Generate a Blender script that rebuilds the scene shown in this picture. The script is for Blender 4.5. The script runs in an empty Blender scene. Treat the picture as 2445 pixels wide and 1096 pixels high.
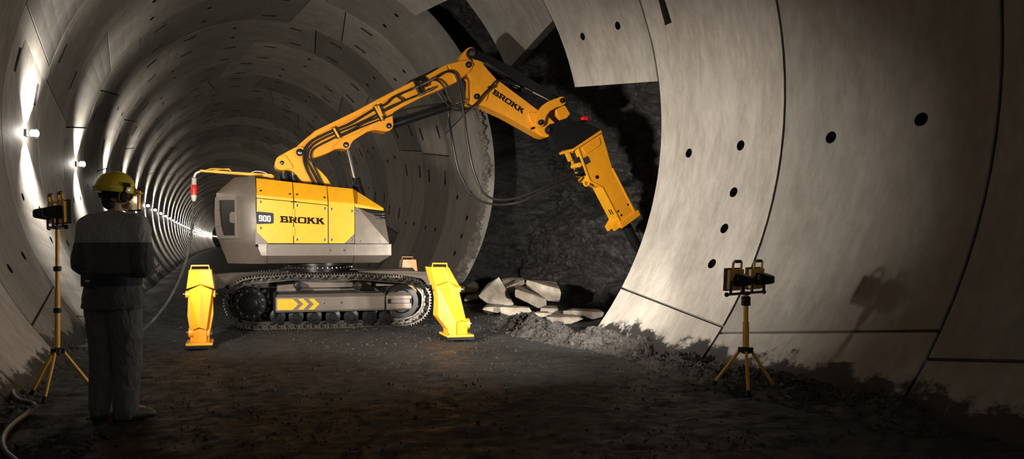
import bpy, bmesh, math, random
from mathutils import Vector, Matrix, noise, Quaternion
random.seed(7)
C = bpy.context.scene.collection
PI = math.pi
R_ = math.radians
scn = bpy.context.scene

# ------------------------------------------------------------------ camera
F = 1667.0; YAW = .2933; CAMH = 1.3; PPX = 981.5; PPY = 579.0
cyw, syw = math.cos(YAW), math.sin(YAW)
cd = bpy.data.cameras.new('camera'); cam = bpy.data.objects.new('camera', cd); C.objects.link(cam)
cam.location = (0, 0, CAMH); cam.rotation_euler = (PI/2, 0, -YAW)
cd.sensor_width = 36; cd.lens = F/2445*36; cd.shift_x = (1222.5-PPX)/2445; cd.shift_y = (PPY-548)/2445
cd.clip_start = .05; cd.clip_end = 1000
scn.camera = cam
EYE = Vector((0, 0, CAMH))
def ray(x, y):
    u = (x-PPX)/F; v = -(y-PPY)/F
    return Vector((cyw*u+syw, -syw*u+cyw, v))
def on_plane(x, y, p, n):
    d = ray(x, y); return EYE + d*((Vector(p)-EYE).dot(n)/d.dot(n))
def on_floor(x, y, z=0.):
    return on_plane(x, y, (0, 0, z), Vector((0, 0, 1)))
def at_depth(x, y, d):
    return EYE + ray(x, y)*d
TR = 4.4; TCX = .4126*TR; TCZ = .3799*TR+CAMH; D0 = .9159*TR; DD = .4987*TR
def bend(y): return .00016*max(0., y)**2
def ring_y(k): return D0+(k+3)*DD
def tun(th, y, r=TR):
    a = R_(th); return Vector((TCX+bend(y)+r*math.cos(a), y, TCZ+r*math.sin(a)))
def T(ox, oy, s, pts): return [(ox+p[0]/s, oy+p[1]/s) for p in pts]
Q1 = lambda *p: T(640, 240, 4.981, p)
Q2 = lambda *p: T(900, 100, 4.981, p)
Q3 = lambda *p: T(1090, 100, 4.566, p)
Q4 = lambda *p: T(1280, 240, 3.043, p)
Q5 = lambda *p: T(500, 400, 4.568, p)
Q6 = lambda *p: T(740, 420, 4.982, p)
S1 = lambda *p: T(430, 620, 4.767, p)
S2 = lambda *p: T(640, 610, 5.769, p)
S3 = lambda *p: T(880, 610, 4.981, p)
U1 = lambda *p: T(1080, 640, 6.434, p)

# ------------------------------------------------------------------ materials
def nodes(name):
    m = bpy.data.materials.new(name); m.use_nodes = True
    nt = m.node_tree; b = nt.nodes['Principled BSDF']
    return m, nt, b
def N(nt, t, **kw):
    n = nt.nodes.new(t)
    for k, v in kw.items():
        if k in n.inputs: n.inputs[k].default_value = v
        else: setattr(n, k, v)
    return n
def L(nt, a, b): nt.links.new(a, b)
def mixc(nt, fac, a, b, mode='MIX'):
    n = nt.nodes.new('ShaderNodeMix'); n.data_type = 'RGBA'; n.blend_type = mode
    for sock, v in ((n.inputs[0], fac), (n.inputs[6], a), (n.inputs[7], b)):
        if hasattr(v, 'is_linked') or isinstance(v, bpy.types.NodeSocket): L(nt, v, sock)
        else: sock.default_value = v
    return n.outputs[2]
def rgb(r, g, b): return (r, g, b, 1)
def paint(name, col, rough=.4, metal=0., coat=0., bump=0., var=.12, nscale=9., bscale=140.):
    m, nt, b = nodes(name)
    tc = N(nt, 'ShaderNodeTexCoord'); n = N(nt, 'ShaderNodeTexNoise', Scale=nscale, Detail=6.)
    L(nt, tc.outputs['Object'], n.inputs['Vector'])
    c2 = tuple(x*(1-var*2.2) for x in col)
    rp = N(nt, 'ShaderNodeMapRange'); L(nt, n.outputs['Fac'], rp.inputs[0]); rp.inputs[1].default_value = .35; rp.inputs[2].default_value = .65
    L(nt, mixc(nt, rp.outputs[0], rgb(*c2), rgb(*col)), b.inputs['Base Color'])
    rr = N(nt, 'ShaderNodeMapRange'); L(nt, n.outputs['Fac'], rr.inputs[0]); rr.inputs[3].default_value = min(1, rough*1.25); rr.inputs[4].default_value = rough*.8
    L(nt, rr.outputs[0], b.inputs['Roughness'])
    b.inputs['Metallic'].default_value = metal; b.inputs['Coat Weight'].default_value = coat
    if bump:
        n2 = N(nt, 'ShaderNodeTexNoise', Scale=bscale, Detail=3.); L(nt, tc.outputs['Object'], n2.inputs['Vector'])
        bp = N(nt, 'ShaderNodeBump', Strength=bump, Distance=.01); L(nt, n2.outputs['Fac'], bp.inputs['Height']); L(nt, bp.outputs[0], b.inputs['Normal'])
    return m
def emit(name, col, s):
    m, nt, b = nodes(name)
    b.inputs['Base Color'].default_value = rgb(*col); b.inputs['Emission Color'].default_value = rgb(*col); b.inputs['Emission Strength'].default_value = s
    return m
M = {}
M['yellow'] = paint('yellow_paint', (.80, .37, .012), .38, coat=.35, bump=.04, var=.04)
M['orange'] = paint('orange_yellow_paint', (.80, .31, .012), .36, coat=.4, bump=.04, var=.04)
M['grey'] = paint('warm_grey_paint', (.150, .122, .098), .42, metal=.25, coat=.1, bump=.05, var=.06)
M['dark'] = paint('black_paint', (.012, .012, .012), .35, var=.1)
M['steel_black'] = paint('black_steel', (.02, .019, .018), .3, metal=.4, var=.2, bump=.05)
M['track'] = paint('worn_track_steel', (.13, .115, .10), .3, metal=.8, var=.3, bump=.15, nscale=14.)
M['rubber'] = paint('black_rubber', (.012, .012, .0125), .45, var=.1)
M['hose'] = paint('hydraulic_hose_rubber', (.018, .016, .015), .38, var=.15)
M['chrome'] = paint('polished_chrome', (.75, .73, .7), .12, metal=1., var=.02)
M['bolt'] = paint('bolt_steel', (.35, .34, .33), .25, metal=1., var=.05)
M['glass'] = paint('dark_window_glass', (.008, .007, .006), .3, var=.05)
M['seam'] = paint('dark_seam', (.01, .009, .008), .7, var=.05)
M['white'] = paint('white_lettering', (.75, .74, .72), .5, var=.02)
M['badge'] = paint('dark_grey_badge', (.035, .033, .032), .45, var=.05)
M['pocket'] = paint('shaded_pocket_concrete', (.055, .05, .044), .9, var=.2, bump=.2)  # concrete darkened in colour to paint the shade inside the lining pockets
M['red'] = paint('red_plastic', (.55, .02, .015), .35, var=.05)
M['redglow'] = paint('bright_red_plastic', (.75, .015, .02), .4, var=.05)
M['ivory'] = paint('ivory_plastic', (.6, .55, .47), .4, var=.05)
M['cable'] = paint('grey_cable_sheath', (.09, .085, .078), .42, var=.2)
M['jacket_skin'] = paint('skin', (.42, .24, .17), .5, var=.08, bump=.05)
M['hair'] = paint('dark_hair', (.015, .011, .009), .6, bump=.5, bscale=300.)
M['helmet'] = paint('helmet_yellow_plastic', (.62, .46, .02), .3, coat=.3, var=.03)
M['glove'] = paint('leather_glove', (.32, .28, .22), .6, bump=.3, bscale=60.)
M['boot'] = paint('olive_work_boot', (.12, .105, .075), .55, bump=.3, bscale=50., var=.2)
M['visor'] = paint('amber_visor_rim', (.55, .2, .05), .3, var=.05)
M['lampyellow'] = paint('lamp_yellow_paint', (.72, .36, .03), .42, coat=.15, var=.05)
M['lens'] = emit('work_lamp_lens', (1, .95, .85), 14.)
M['bulb'] = emit('tunnel_lamp_glow', (1, .95, .86), 60.)

def cloth(name, c1, c2=None, zsplit=0., zlow=-9):
    m, nt, b = nodes(name)
    tc = N(nt, 'ShaderNodeTexCoord')
    mp = N(nt, 'ShaderNodeMapping'); mp.inputs['Scale'].default_value = (1, 1, .45); L(nt, tc.outputs['Object'], mp.inputs[0])
    n = N(nt, 'ShaderNodeTexNoise', Scale=13., Detail=5., Distortion=1.6); L(nt, mp.outputs[0], n.inputs['Vector'])
    f = N(nt, 'ShaderNodeTexNoise', Scale=260., Detail=2.); L(nt, tc.outputs['Object'], f.inputs['Vector'])
    col = mixc(nt, f.outputs['Fac'], rgb(*[x*.7 for x in c1]), rgb(*[x*1.25 for x in c1]))
    if c2:
        sp = N(nt, 'ShaderNodeSeparateXYZ'); L(nt, tc.outputs['Object'], sp.inputs[0])
        gt = N(nt, 'ShaderNodeMath', operation='GREATER_THAN'); L(nt, sp.outputs[2], gt.inputs[0]); gt.inputs[1].default_value = zsplit
        col2 = mixc(nt, f.outputs['Fac'], rgb(*[x*.7 for x in c2]), rgb(*[x*1.25 for x in c2]))
        lt = N(nt, 'ShaderNodeMath', operation='LESS_THAN'); L(nt, sp.outputs[2], lt.inputs[0]); lt.inputs[1].default_value = zlow
        mx = N(nt, 'ShaderNodeMath', operation='MAXIMUM'); L(nt, gt.outputs[0], mx.inputs[0]); L(nt, lt.outputs[0], mx.inputs[1])
        col = mixc(nt, mx.outputs[0], col, col2)
    L(nt, col, b.inputs['Base Color']); b.inputs['Roughness'].default_value = .8
    b.inputs['Sheen Weight'].default_value = .15
    bp = N(nt, 'ShaderNodeBump', Strength=.9, Distance=.035); L(nt, n.outputs['Fac'], bp.inputs['Height'])
    b2 = N(nt, 'ShaderNodeBump', Strength=.25, Distance=.003); L(nt, f.outputs['Fac'], b2.inputs['Height']); L(nt, bp.outputs[0], b2.inputs['Normal'])
    L(nt, b2.outputs[0], b.inputs['Normal'])
    return m
M['jacket'] = cloth('work_jacket_cloth', (.060, .057, .053), (.30, .285, .265), 1.30)
M['trouser'] = cloth('work_trouser_cloth', (.10, .095, .088))
M['belt'] = cloth('belt_webbing', (.008, .008, .008))

def concrete():
    m, nt, b = nodes('tunnel_concrete')
    g = N(nt, 'ShaderNodeNewGeometry'); at = N(nt, 'ShaderNodeAttribute', attribute_name='tint')
    mp = N(nt, 'ShaderNodeMapping'); mp.inputs['Scale'].default_value = (1, 1.6, .5); L(nt, g.outputs['Position'], mp.inputs[0])
    n1 = N(nt, 'ShaderNodeTexNoise', Scale=1.1, Detail=8., Roughness=.65); L(nt, mp.outputs[0], n1.inputs['Vector'])
    n2 = N(nt, 'ShaderNodeTexNoise', Scale=7., Detail=8., Roughness=.7); L(nt, mp.outputs[0], n2.inputs['Vector'])
    n3 = N(nt, 'ShaderNodeTexNoise', Scale=70., Detail=4.); L(nt, g.outputs['Position'], n3.inputs['Vector'])
    vo = N(nt, 'ShaderNodeTexVoronoi', Scale=9.); L(nt, g.outputs['Position'], vo.inputs['Vector'])
    r1 = N(nt, 'ShaderNodeMapRange'); L(nt, n1.outputs['Fac'], r1.inputs[0]); r1.inputs[1].default_value = .3; r1.inputs[2].default_value = .7
    r2 = N(nt, 'ShaderNodeMapRange'); L(nt, n2.outputs['Fac'], r2.inputs[0]); r2.inputs[1].default_value = .36; r2.inputs[2].default_value = .64
    c = mixc(nt, r1.outputs[0], rgb(.29, .258, .218), rgb(.46, .425, .378))
    c = mixc(nt, r2.outputs[0], c, mixc(nt, 1., c, rgb(.76, .75, .74), 'MULTIPLY'))
    pits = N(nt, 'ShaderNodeMath', operation='LESS_THAN'); L(nt, vo.outputs['Distance'], pits.inputs[0]); pits.inputs[1].default_value = .035
    c = mixc(nt, pits.outputs[0], c, rgb(.16, .14, .12))
    tv = N(nt, 'ShaderNodeMapRange'); L(nt, at.outputs['Fac'], tv.inputs[0]); tv.inputs[3].default_value = .44; tv.inputs[4].default_value = 1.16
    cmb = N(nt, 'ShaderNodeCombineColor'); [L(nt, tv.outputs[0], cmb.inputs[i]) for i in range(3)]
    c = mixc(nt, 1., c, cmb.outputs[0], 'MULTIPLY')
    # mud splashed up from the floor
    sp = N(nt, 'ShaderNodeSeparateXYZ'); L(nt, g.outputs['Position'], sp.inputs[0])
    nm = N(nt, 'ShaderNodeTexNoise', Scale=2.2, Detail=10., Roughness=.72); L(nt, g.outputs['Position'], nm.inputs['Vector'])
    md = N(nt, 'ShaderNodeMath', operation='MULTIPLY_ADD'); L(nt, nm.outputs['Fac'], md.inputs[0]); md.inputs[1].default_value = -1.0; L(nt, sp.outputs[2], md.inputs[2])
    mr = N(nt, 'ShaderNodeMapRange'); L(nt, md.outputs[0], mr.inputs[0]); mr.inputs[1].default_value = -.34; mr.inputs[2].default_value = -.27; mr.inputs[3].default_value = 1; mr.inputs[4].default_value = 0
    c = mixc(nt, mr.outputs[0], c, rgb(.022, .020, .018))
    L(nt, c, b.inputs['Base Color'])
    rr = N(nt, 'ShaderNodeMapRange'); L(nt, n2.outputs['Fac'], rr.inputs[0]); rr.inputs[3].default_value = .5; rr.inputs[4].default_value = .75
    L(nt, rr.outputs[0], b.inputs['Roughness'])
    bp = N(nt, 'ShaderNodeBump', Strength=.35, Distance=.012); L(nt, n2.outputs['Fac'], bp.inputs['Height'])
    b2 = N(nt, 'ShaderNodeBump', Strength=.3, Distance=.004); L(nt, n3.outputs['Fac'], b2.inputs['Height']); L(nt, bp.outputs[0], b2.inputs['Normal'])
    L(nt, b2.outputs[0], b.inputs['Normal'])
    return m
M['concrete'] = concrete()
def earthy(name, c1, c2, scale, rough, bump, dist, spec=.5, stretch=(1, 1, 1), fleck=None, warp=.6):
    m, nt, b = nodes(name)
    g = N(nt, 'ShaderNodeNewGeometry')
    mp = N(nt, 'ShaderNodeMapping'); mp.inputs['Scale'].default_value = stretch; L(nt, g.outputs['Position'], mp.inputs[0])
    n1 = N(nt, 'ShaderNodeTexNoise', Scale=scale, Detail=10., Roughness=.68, Distortion=warp); L(nt, mp.outputs[0], n1.inputs['Vector'])
    n2 = N(nt, 'ShaderNodeTexNoise', Scale=scale*7, Detail=8., Roughness=.7); L(nt, mp.outputs[0], n2.inputs['Vector'])
    r1 = N(nt, 'ShaderNodeMapRange'); L(nt, n1.outputs['Fac'], r1.inputs[0]); r1.inputs[1].default_value = .36; r1.inputs[2].default_value = .66
    c = mixc(nt, r1.outputs[0], rgb(*c1), rgb(*c2))
    if fleck:
        r3 = N(nt, 'ShaderNodeMapRange'); L(nt, n2.outputs['Fac'], r3.inputs[0]); r3.inputs[1].default_value = .62; r3.inputs[2].default_value = .70
        c = mixc(nt, r3.outputs[0], c, rgb(*fleck))
    L(nt, c, b.inputs['Base Color'])
    rr = N(nt, 'ShaderNodeMapRange'); L(nt, n1.outputs['Fac'], rr.inputs[0]); rr.inputs[1].default_value = .35; rr.inputs[2].default_value = .65; rr.inputs[3].default_value = rough*1.25; rr.inputs[4].default_value = rough*.75
    L(nt, rr.outputs[0], b.inputs['Roughness']); b.inputs['Specular IOR Level'].default_value = spec
    bp = N(nt, 'ShaderNodeBump', Strength=bump, Distance=dist); L(nt, n1.outputs['Fac'], bp.inputs['Height'])
    b2 = N(nt, 'ShaderNodeBump', Strength=bump*.9, Distance=dist*.25); L(nt, n2.outputs['Fac'], b2.inputs['Height']); L(nt, bp.outputs[0], b2.inputs['Normal'])
    L(nt, b2.outputs[0], b.inputs['Normal'])
    return m
M['floor'] = earthy('packed_dirt_floor', (.021, .0205, .020), (.054, .0525, .051), 4.5, .62, 1., .10, stretch=(1, 1.5, 1), fleck=(.10, .094, .088), spec=.4)
M['rock'] = earthy('dark_rock', (.026, .024, .0225), (.115, .105, .098), 2.6, .30, 1., .18, stretch=(1, .8, 1.6), fleck=(.36, .33, .30), warp=2.6)
M['rubble'] = earthy('crushed_rubble', (.025, .022, .02), (.085, .075, .066), 7., .6, 1., .04, fleck=(.17, .15, .13))
M['fragment'] = earthy('broken_concrete', (.26, .215, .165), (.50, .44, .365), 3.5, .85, .8, .03, spec=.25)
M['rawedge'] = earthy('broken_concrete_edge', (.17, .15, .125), (.36, .325, .28), 9., .85, 1., .05, spec=.2)

# ------------------------------------------------------------------ mesh helpers
def crom(pts, n=8):
    pts = [Vector(p) for p in pts]; out = []
    for i in range(len(pts)-1):
        p0 = pts[max(i-1, 0)]; p1 = pts[i]; p2 = pts[i+1]; p3 = pts[min(i+2, len(pts)-1)]
        for k in range(n):
            t = k/n
            out.append(.5*((2*p1)+(p2-p0)*t+(2*p0-5*p1+4*p2-p3)*t*t+(3*p1-p0-3*p2+p3)*t**3))
    out.append(pts[-1]); return out
def fillet(pts, r, n=4):
    out = []; m = len(pts)
    for i in range(m):
        a = Vector(pts[i-1]); b = Vector(pts[i]); c = Vector(pts[(i+1) % m])
        u = a-b; v = c-b; lu, lv = u.length, v.length
        if lu < 1e-6 or lv < 1e-6: continue
        ang = u.angle(v)
        d = min(r, lu*.45, lv*.45)
        if ang > 2.9: out.append(b); continue
        p = b+u/lu*d; q = b+v/lv*d
        for k in range(n+1):
            t = k/n; out.append((1-t)**2*p+2*t*(1-t)*b+t*t*q)
    return out
class MB:
    def __init__(s): s.bm = bmesh.new()
    def face(s, vs):
        try: return s.bm.faces.new(vs)
        except ValueError: return None
    def loops(s, loops, cap=True, closed=True):
        rows = [[s.bm.verts.new(p) for p in l] for l in loops]
        n = len(rows[0])
        for a, b in zip(rows, rows[1:]):
            for i in range(n if closed else n-1):
                j = (i+1) % n; s.face((a[i], a[j], b[j], b[i]))
        if cap:
            s.face(rows[0][::-1]); s.face(rows[-1])
        return s
    def hull(s, pts):
        vs = [s.bm.verts.new(p) for p in pts]
        r = bmesh.ops.convex_hull(s.bm, input=vs)
        dead = [g for g in r['geom_interior'] if isinstance(g, bmesh.types.BMVert)] + [g for g in r['geom_unused'] if isinstance(g, bmesh.types.BMVert)]
        bmesh.ops.delete(s.bm, geom=list(set(dead)), context='VERTS')
        return s
    def box(s, c, size, rot=None):
        c = Vector(c); sx, sy, sz = [x/2 for x in size]
        vs = []
        for z in (-sz, sz):
            for x, y in ((-sx, -sy), (sx, -sy), (sx, sy), (-sx, sy)):
                p = Vector((x, y, z)); p = rot @ p if rot else p
                vs.append(s.bm.verts.new(c+p))
        for f in ((3, 2, 1, 0), (4, 5, 6, 7), (0, 1, 5, 4), (1, 2, 6, 5), (2, 3, 7, 6), (3, 0, 4, 7)): s.face([vs[i] for i in f])
        return s
    def cyl(s, p0, p1, r, n=20, r1=None, cap=True):
        p0 = Vector(p0); p1 = Vector(p1); d = (p1-p0).normalized()
        a = d.orthogonal().normalized(); b = d.cross(a); r1 = r if r1 is None else r1
        s.loops([[p+(a*math.cos(2*PI*i/n)+b*math.sin(2*PI*i/n))*q for i in range(n)] for p, q in ((p0, r), (p1, r1))], cap)
        return s
    def lathe(s, p0, axis, prof, n=24):
        p0 = Vector(p0); d = Vector(axis).normalized(); a = d.orthogonal().normalized(); b = d.cross(a)
        s.loops([[p0+d*h+(a*math.cos(2*PI*i/n)+b*math.sin(2*PI*i/n))*max(r, 1e-4) for i in range(n)] for r, h in prof]); return s
    def tube(s, path, r, n=10, rr=None, flat=None):
        P = [Vector(p) for p in path]; loops = []; up = None
        for i, p in enumerate(P):
            d = (P[min(i+1, len(P)-1)]-P[max(i-1, 0)]).normalized()
            if up is None: up = d.orthogonal().normalized()
            up = (up-d*up.dot(d)).normalized(); sd = d.cross(up)
            q = rr[i] if rr else r
            loops.append([p+(up*math.cos(2*PI*k/n)+sd*math.sin(2*PI*k/n))*q for k in range(n)])
        s.loops(loops); return s
    def prism(s, pts, w0, w1):  # pts: (u,z) outline extruded along local y
        s.loops([[Vector((p[0], w, p[1])) for p in pts] for w in (w0, w1)]); return s
    def sphere(s, c, r, n=12, sc=(1, 1, 1)):
        m = Matrix.Translation(c) @ Matrix.Diagonal((r*sc[0], r*sc[1], r*sc[2], 1))
        bmesh.ops.create_uvsphere(s.bm, u_segments=n*2, v_segments=n, radius=1, matrix=m); return s
    def build(s, name, mat, parent=None, ang=32, bevel=0., smooth=True, norm=True):
        if norm: bmesh.ops.recalc_face_normals(s.bm, faces=s.bm.faces)
        me = bpy.data.meshes.new(name); s.bm.to_mesh(me); s.bm.free()
        for mm in (mat if isinstance(mat, (list, tuple)) else [mat]): me.materials.append(mm)
        if smooth:
            me.shade_smooth(); me.set_sharp_from_angle(angle=R_(ang))
        o = bpy.data.objects.new(name, me); C.objects.link(o)
        if parent: o.parent = parent
        if bevel:
            b = o.modifiers.new('bevel', 'BEVEL'); b.width = bevel; b.segments = 2; b.limit_method = 'ANGLE'; b.angle_limit = R_(40)
        return o
def thing(name, label, cat, loc=(0, 0, 0), rz=0., group=None):
    o = bpy.data.objects.new(name, None); C.objects.link(o); o.location = loc; o.rotation_euler = (0, 0, rz)
    return tag(o, label, cat, group)
def tag(o, label=None, cat=None, group=None, kind=None):
    for k, v in (('label', label), ('category', cat), ('group', group), ('kind', kind)):
        if v: o[k] = v
    return o
def dup(o, parent=None):
    c = o.copy(); C.objects.link(c)
    if parent: c.parent = parent
    for ch in list(o.children): dup(ch, c)
    return c

# ------------------------------------------------------------------ lettering (slab serif caps in a unit-height box, flat shapes)
def letter_quads(ch):
    q = []
    def rc(x0, y0, x1, y1): q.append([(x0, y0), (x1, y0), (x1, y1), (x0, y1)])
    if ch == 'B':
        rc(.13, 0, .42, 1); rc(0, 0, 1.0, .2); rc(0, .8, .95, 1); rc(.3, .41, 1., .59)
        q.append([(.82, .55), (1.0, .6), (1.1, .68), (1.1, .9), (.98, 1), (.82, 1)]); q.append([(.86, 0), (1.05, 0), (1.18, .1), (1.18, .4), (1.05, .53), (.86, .5)]); return q, 1.18
    if ch == 'R':
        rc(.13, 0, .42, 1); rc(0, .8, .98, 1); rc(0, 0, .52, .18); rc(.3, .36, 1., .54)
        q.append([(.84, .38), (1.02, .38), (1.14, .5), (1.14, .88), (1.02, 1), (.84, 1)]); q.append([(.62, .4), (.94, .4), (1.3, 0), (.95, 0)]); return q, 1.26
    if ch == 'O':
        rc(.15, .8, 1.1, 1); rc(.15, 0, 1.1, .2)
        q.append([(0, .16), (.15, 0), (.3, .0), (.3, 1), (.15, 1), (0, .84)]); q.append([(.95, 0), (1.1, 0), (1.25, .16), (1.25, .84), (1.1, 1), (.95, 1)]); return q, 1.25
    if ch == 'K':
        rc(.13, 0, .42, 1); rc(0, .84, .5, 1); rc(0, 0, .5, .16)
        q.append([(.38, .42), (.66, .46), (1.2, 1), (.8, 1), (.38, .6)]); q.append([(.5, .56), (.86, .62), (1.32, 0), (.92, 0)]); return q, 1.26
    if ch == '9':
        rc(.08, .84, .52, 1); rc(.08, .42, .52, .56); rc(.08, 0, .52, .16)
        q.append([(0, .5), (.08, .42), (.2, .42), (.2, 1), (.08, 1), (0, .92)]); q.append([(.4, 0), (.52, 0), (.6, .08), (.6, .92), (.52, 1), (.4, 1)]); q.append([(0, .0), (.2, 0), (.2, .28), (0, .28)]); return q, .6
    if ch == '0':
        rc(.08, .84, .52, 1); rc(.08, 0, .52, .16)
        q.append([(0, .08), (.08, 0), (.2, 0), (.2, 1), (.08, 1), (0, .92)]); q.append([(.4, 0), (.52, 0), (.6, .08), (.6, .92), (.52, 1), (.4, 1)]); return q, .6
def lettering(name, text, o, ex, ey, mat, parent, gap=.1, nrm=None, width=None):
    """text from origin o; ey = cap height vector, ex = unit direction of the line"""
    o = Vector(o); ex = Vector(ex).normalized(); ey = Vector(ey); h = ey.length
    tot = sum(letter_quads(c)[1] for c in text)+gap*(len(text)-1)
    k = (width/tot) if width else h
    mb = MB(); x = 0; n = (nrm or ex.cross(ey)).normalized()
    for i, c in enumerate(text):
        qs, wd = letter_quads(c)
        for j, q in enumerate(qs):
            e = n*(.0035+.0002*j)
            top = [o+ex*((x+p[0])*k)+ey*p[1]+e for p in q]; bot = [p-n*.004 for p in top]
            mb.loops([bot, top])
        x += wd+gap
    return mb.build(name, mat, parent, smooth=False)

# ------------------------------------------------------------------ tunnel lining
KNOWN = {-4: [(-33.6, -4.5)], -3: [(-34.7, -4.5), (28, 4)], -2: [(-33.7, 4.4), (28.5, -4)], -1: [(10.2, 5), (-146.5, -4.5), (68, -4)], 0: [(161.2, 5), (-140.2, 4), (25.8, -4.5), (94, 4)],
         1: [(168.9, 4.8), (48.6, 4.5), (101, -4)], 2: [(147.5, 4.6), (170.2, -4.4), (91, 4), (-39, 4)], 3: [(9.9, 4.4), (153.7, -4.8), (82, 4)], 4: [(15, 4), (72, -4), (128, 4), (176, -4)]}
HOLES = {-4: [], -2: [('h', .29, -6.5), ('h', .71, -6.5), ('h', .29, -14.1), ('h', .29, -20), ('h', .29, -25.9), ('p', .79, 20.), ('p', .2, 20)],
         -3: [('h', .29, -7.6), ('h', .72, -7.6)], -1: [('h', .29, 21.4), ('h', .72, 21.4), ('h', .29, -154.3), ('h', .71, -154.3)],
         2: [('h', .3, -6.7), ('h', .73, -6.7), ('h', .3, -14.2), ('h', .3, -20.2), ('h', .3, -26), ('h', .3, 55.5), ('h', .74, 55.5), ('h', .3, 130), ('h', .7, 130), ('h', .3, 190), ('h', .7, 190), ('p', .2, 205), ('p', .8, 205)],
         0: [('p', .2, 169.5), ('p', .8, 169.5), ('h', .29, 194.3), ('h', .69, 194.3), ('h', .68, 201.8), ('h', .3, 60), ('h', .7, 60), ('h', .3, 128), ('h', .7, 128)],
         1: [('h', .29, 37), ('h', .74, 37), ('h', .3, 75), ('h', .7, 75), ('h', .3, 136), ('h', .72, 136), ('h', .3, 203), ('h', .7, 203), ('p', .2, 160), ('p', .8, 160)]}
rt = random.Random(11)
def ring_joints(k):
    js = [((a if a > -90 else a+360), s) for a, s in KNOWN.get(k, [])]
    if not js:
        a0 = rt.choice([-25, -8, 3, 14, 22, -16, 30]) ; sgn = 1
        a = a0
        while a < 225:
            js.append((a, 4.5*sgn)); sgn = -sgn; a += 22.5 if rt.random() < .17 else 56.25
    js.sort()
    out = [(-50., 0.)]
    for a, s in js+[(232., 0.)]:
        while a-out[-1][0] > 66 and k not in (-1, 0, 1, -2, -3): out.append((out[-1][0]+56.25, 4.4*(1 if rt.random() < .5 else -1)))
        if a-out[-1][0] > 6: out.append((a, s))
    return out
tint_val = {}
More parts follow.
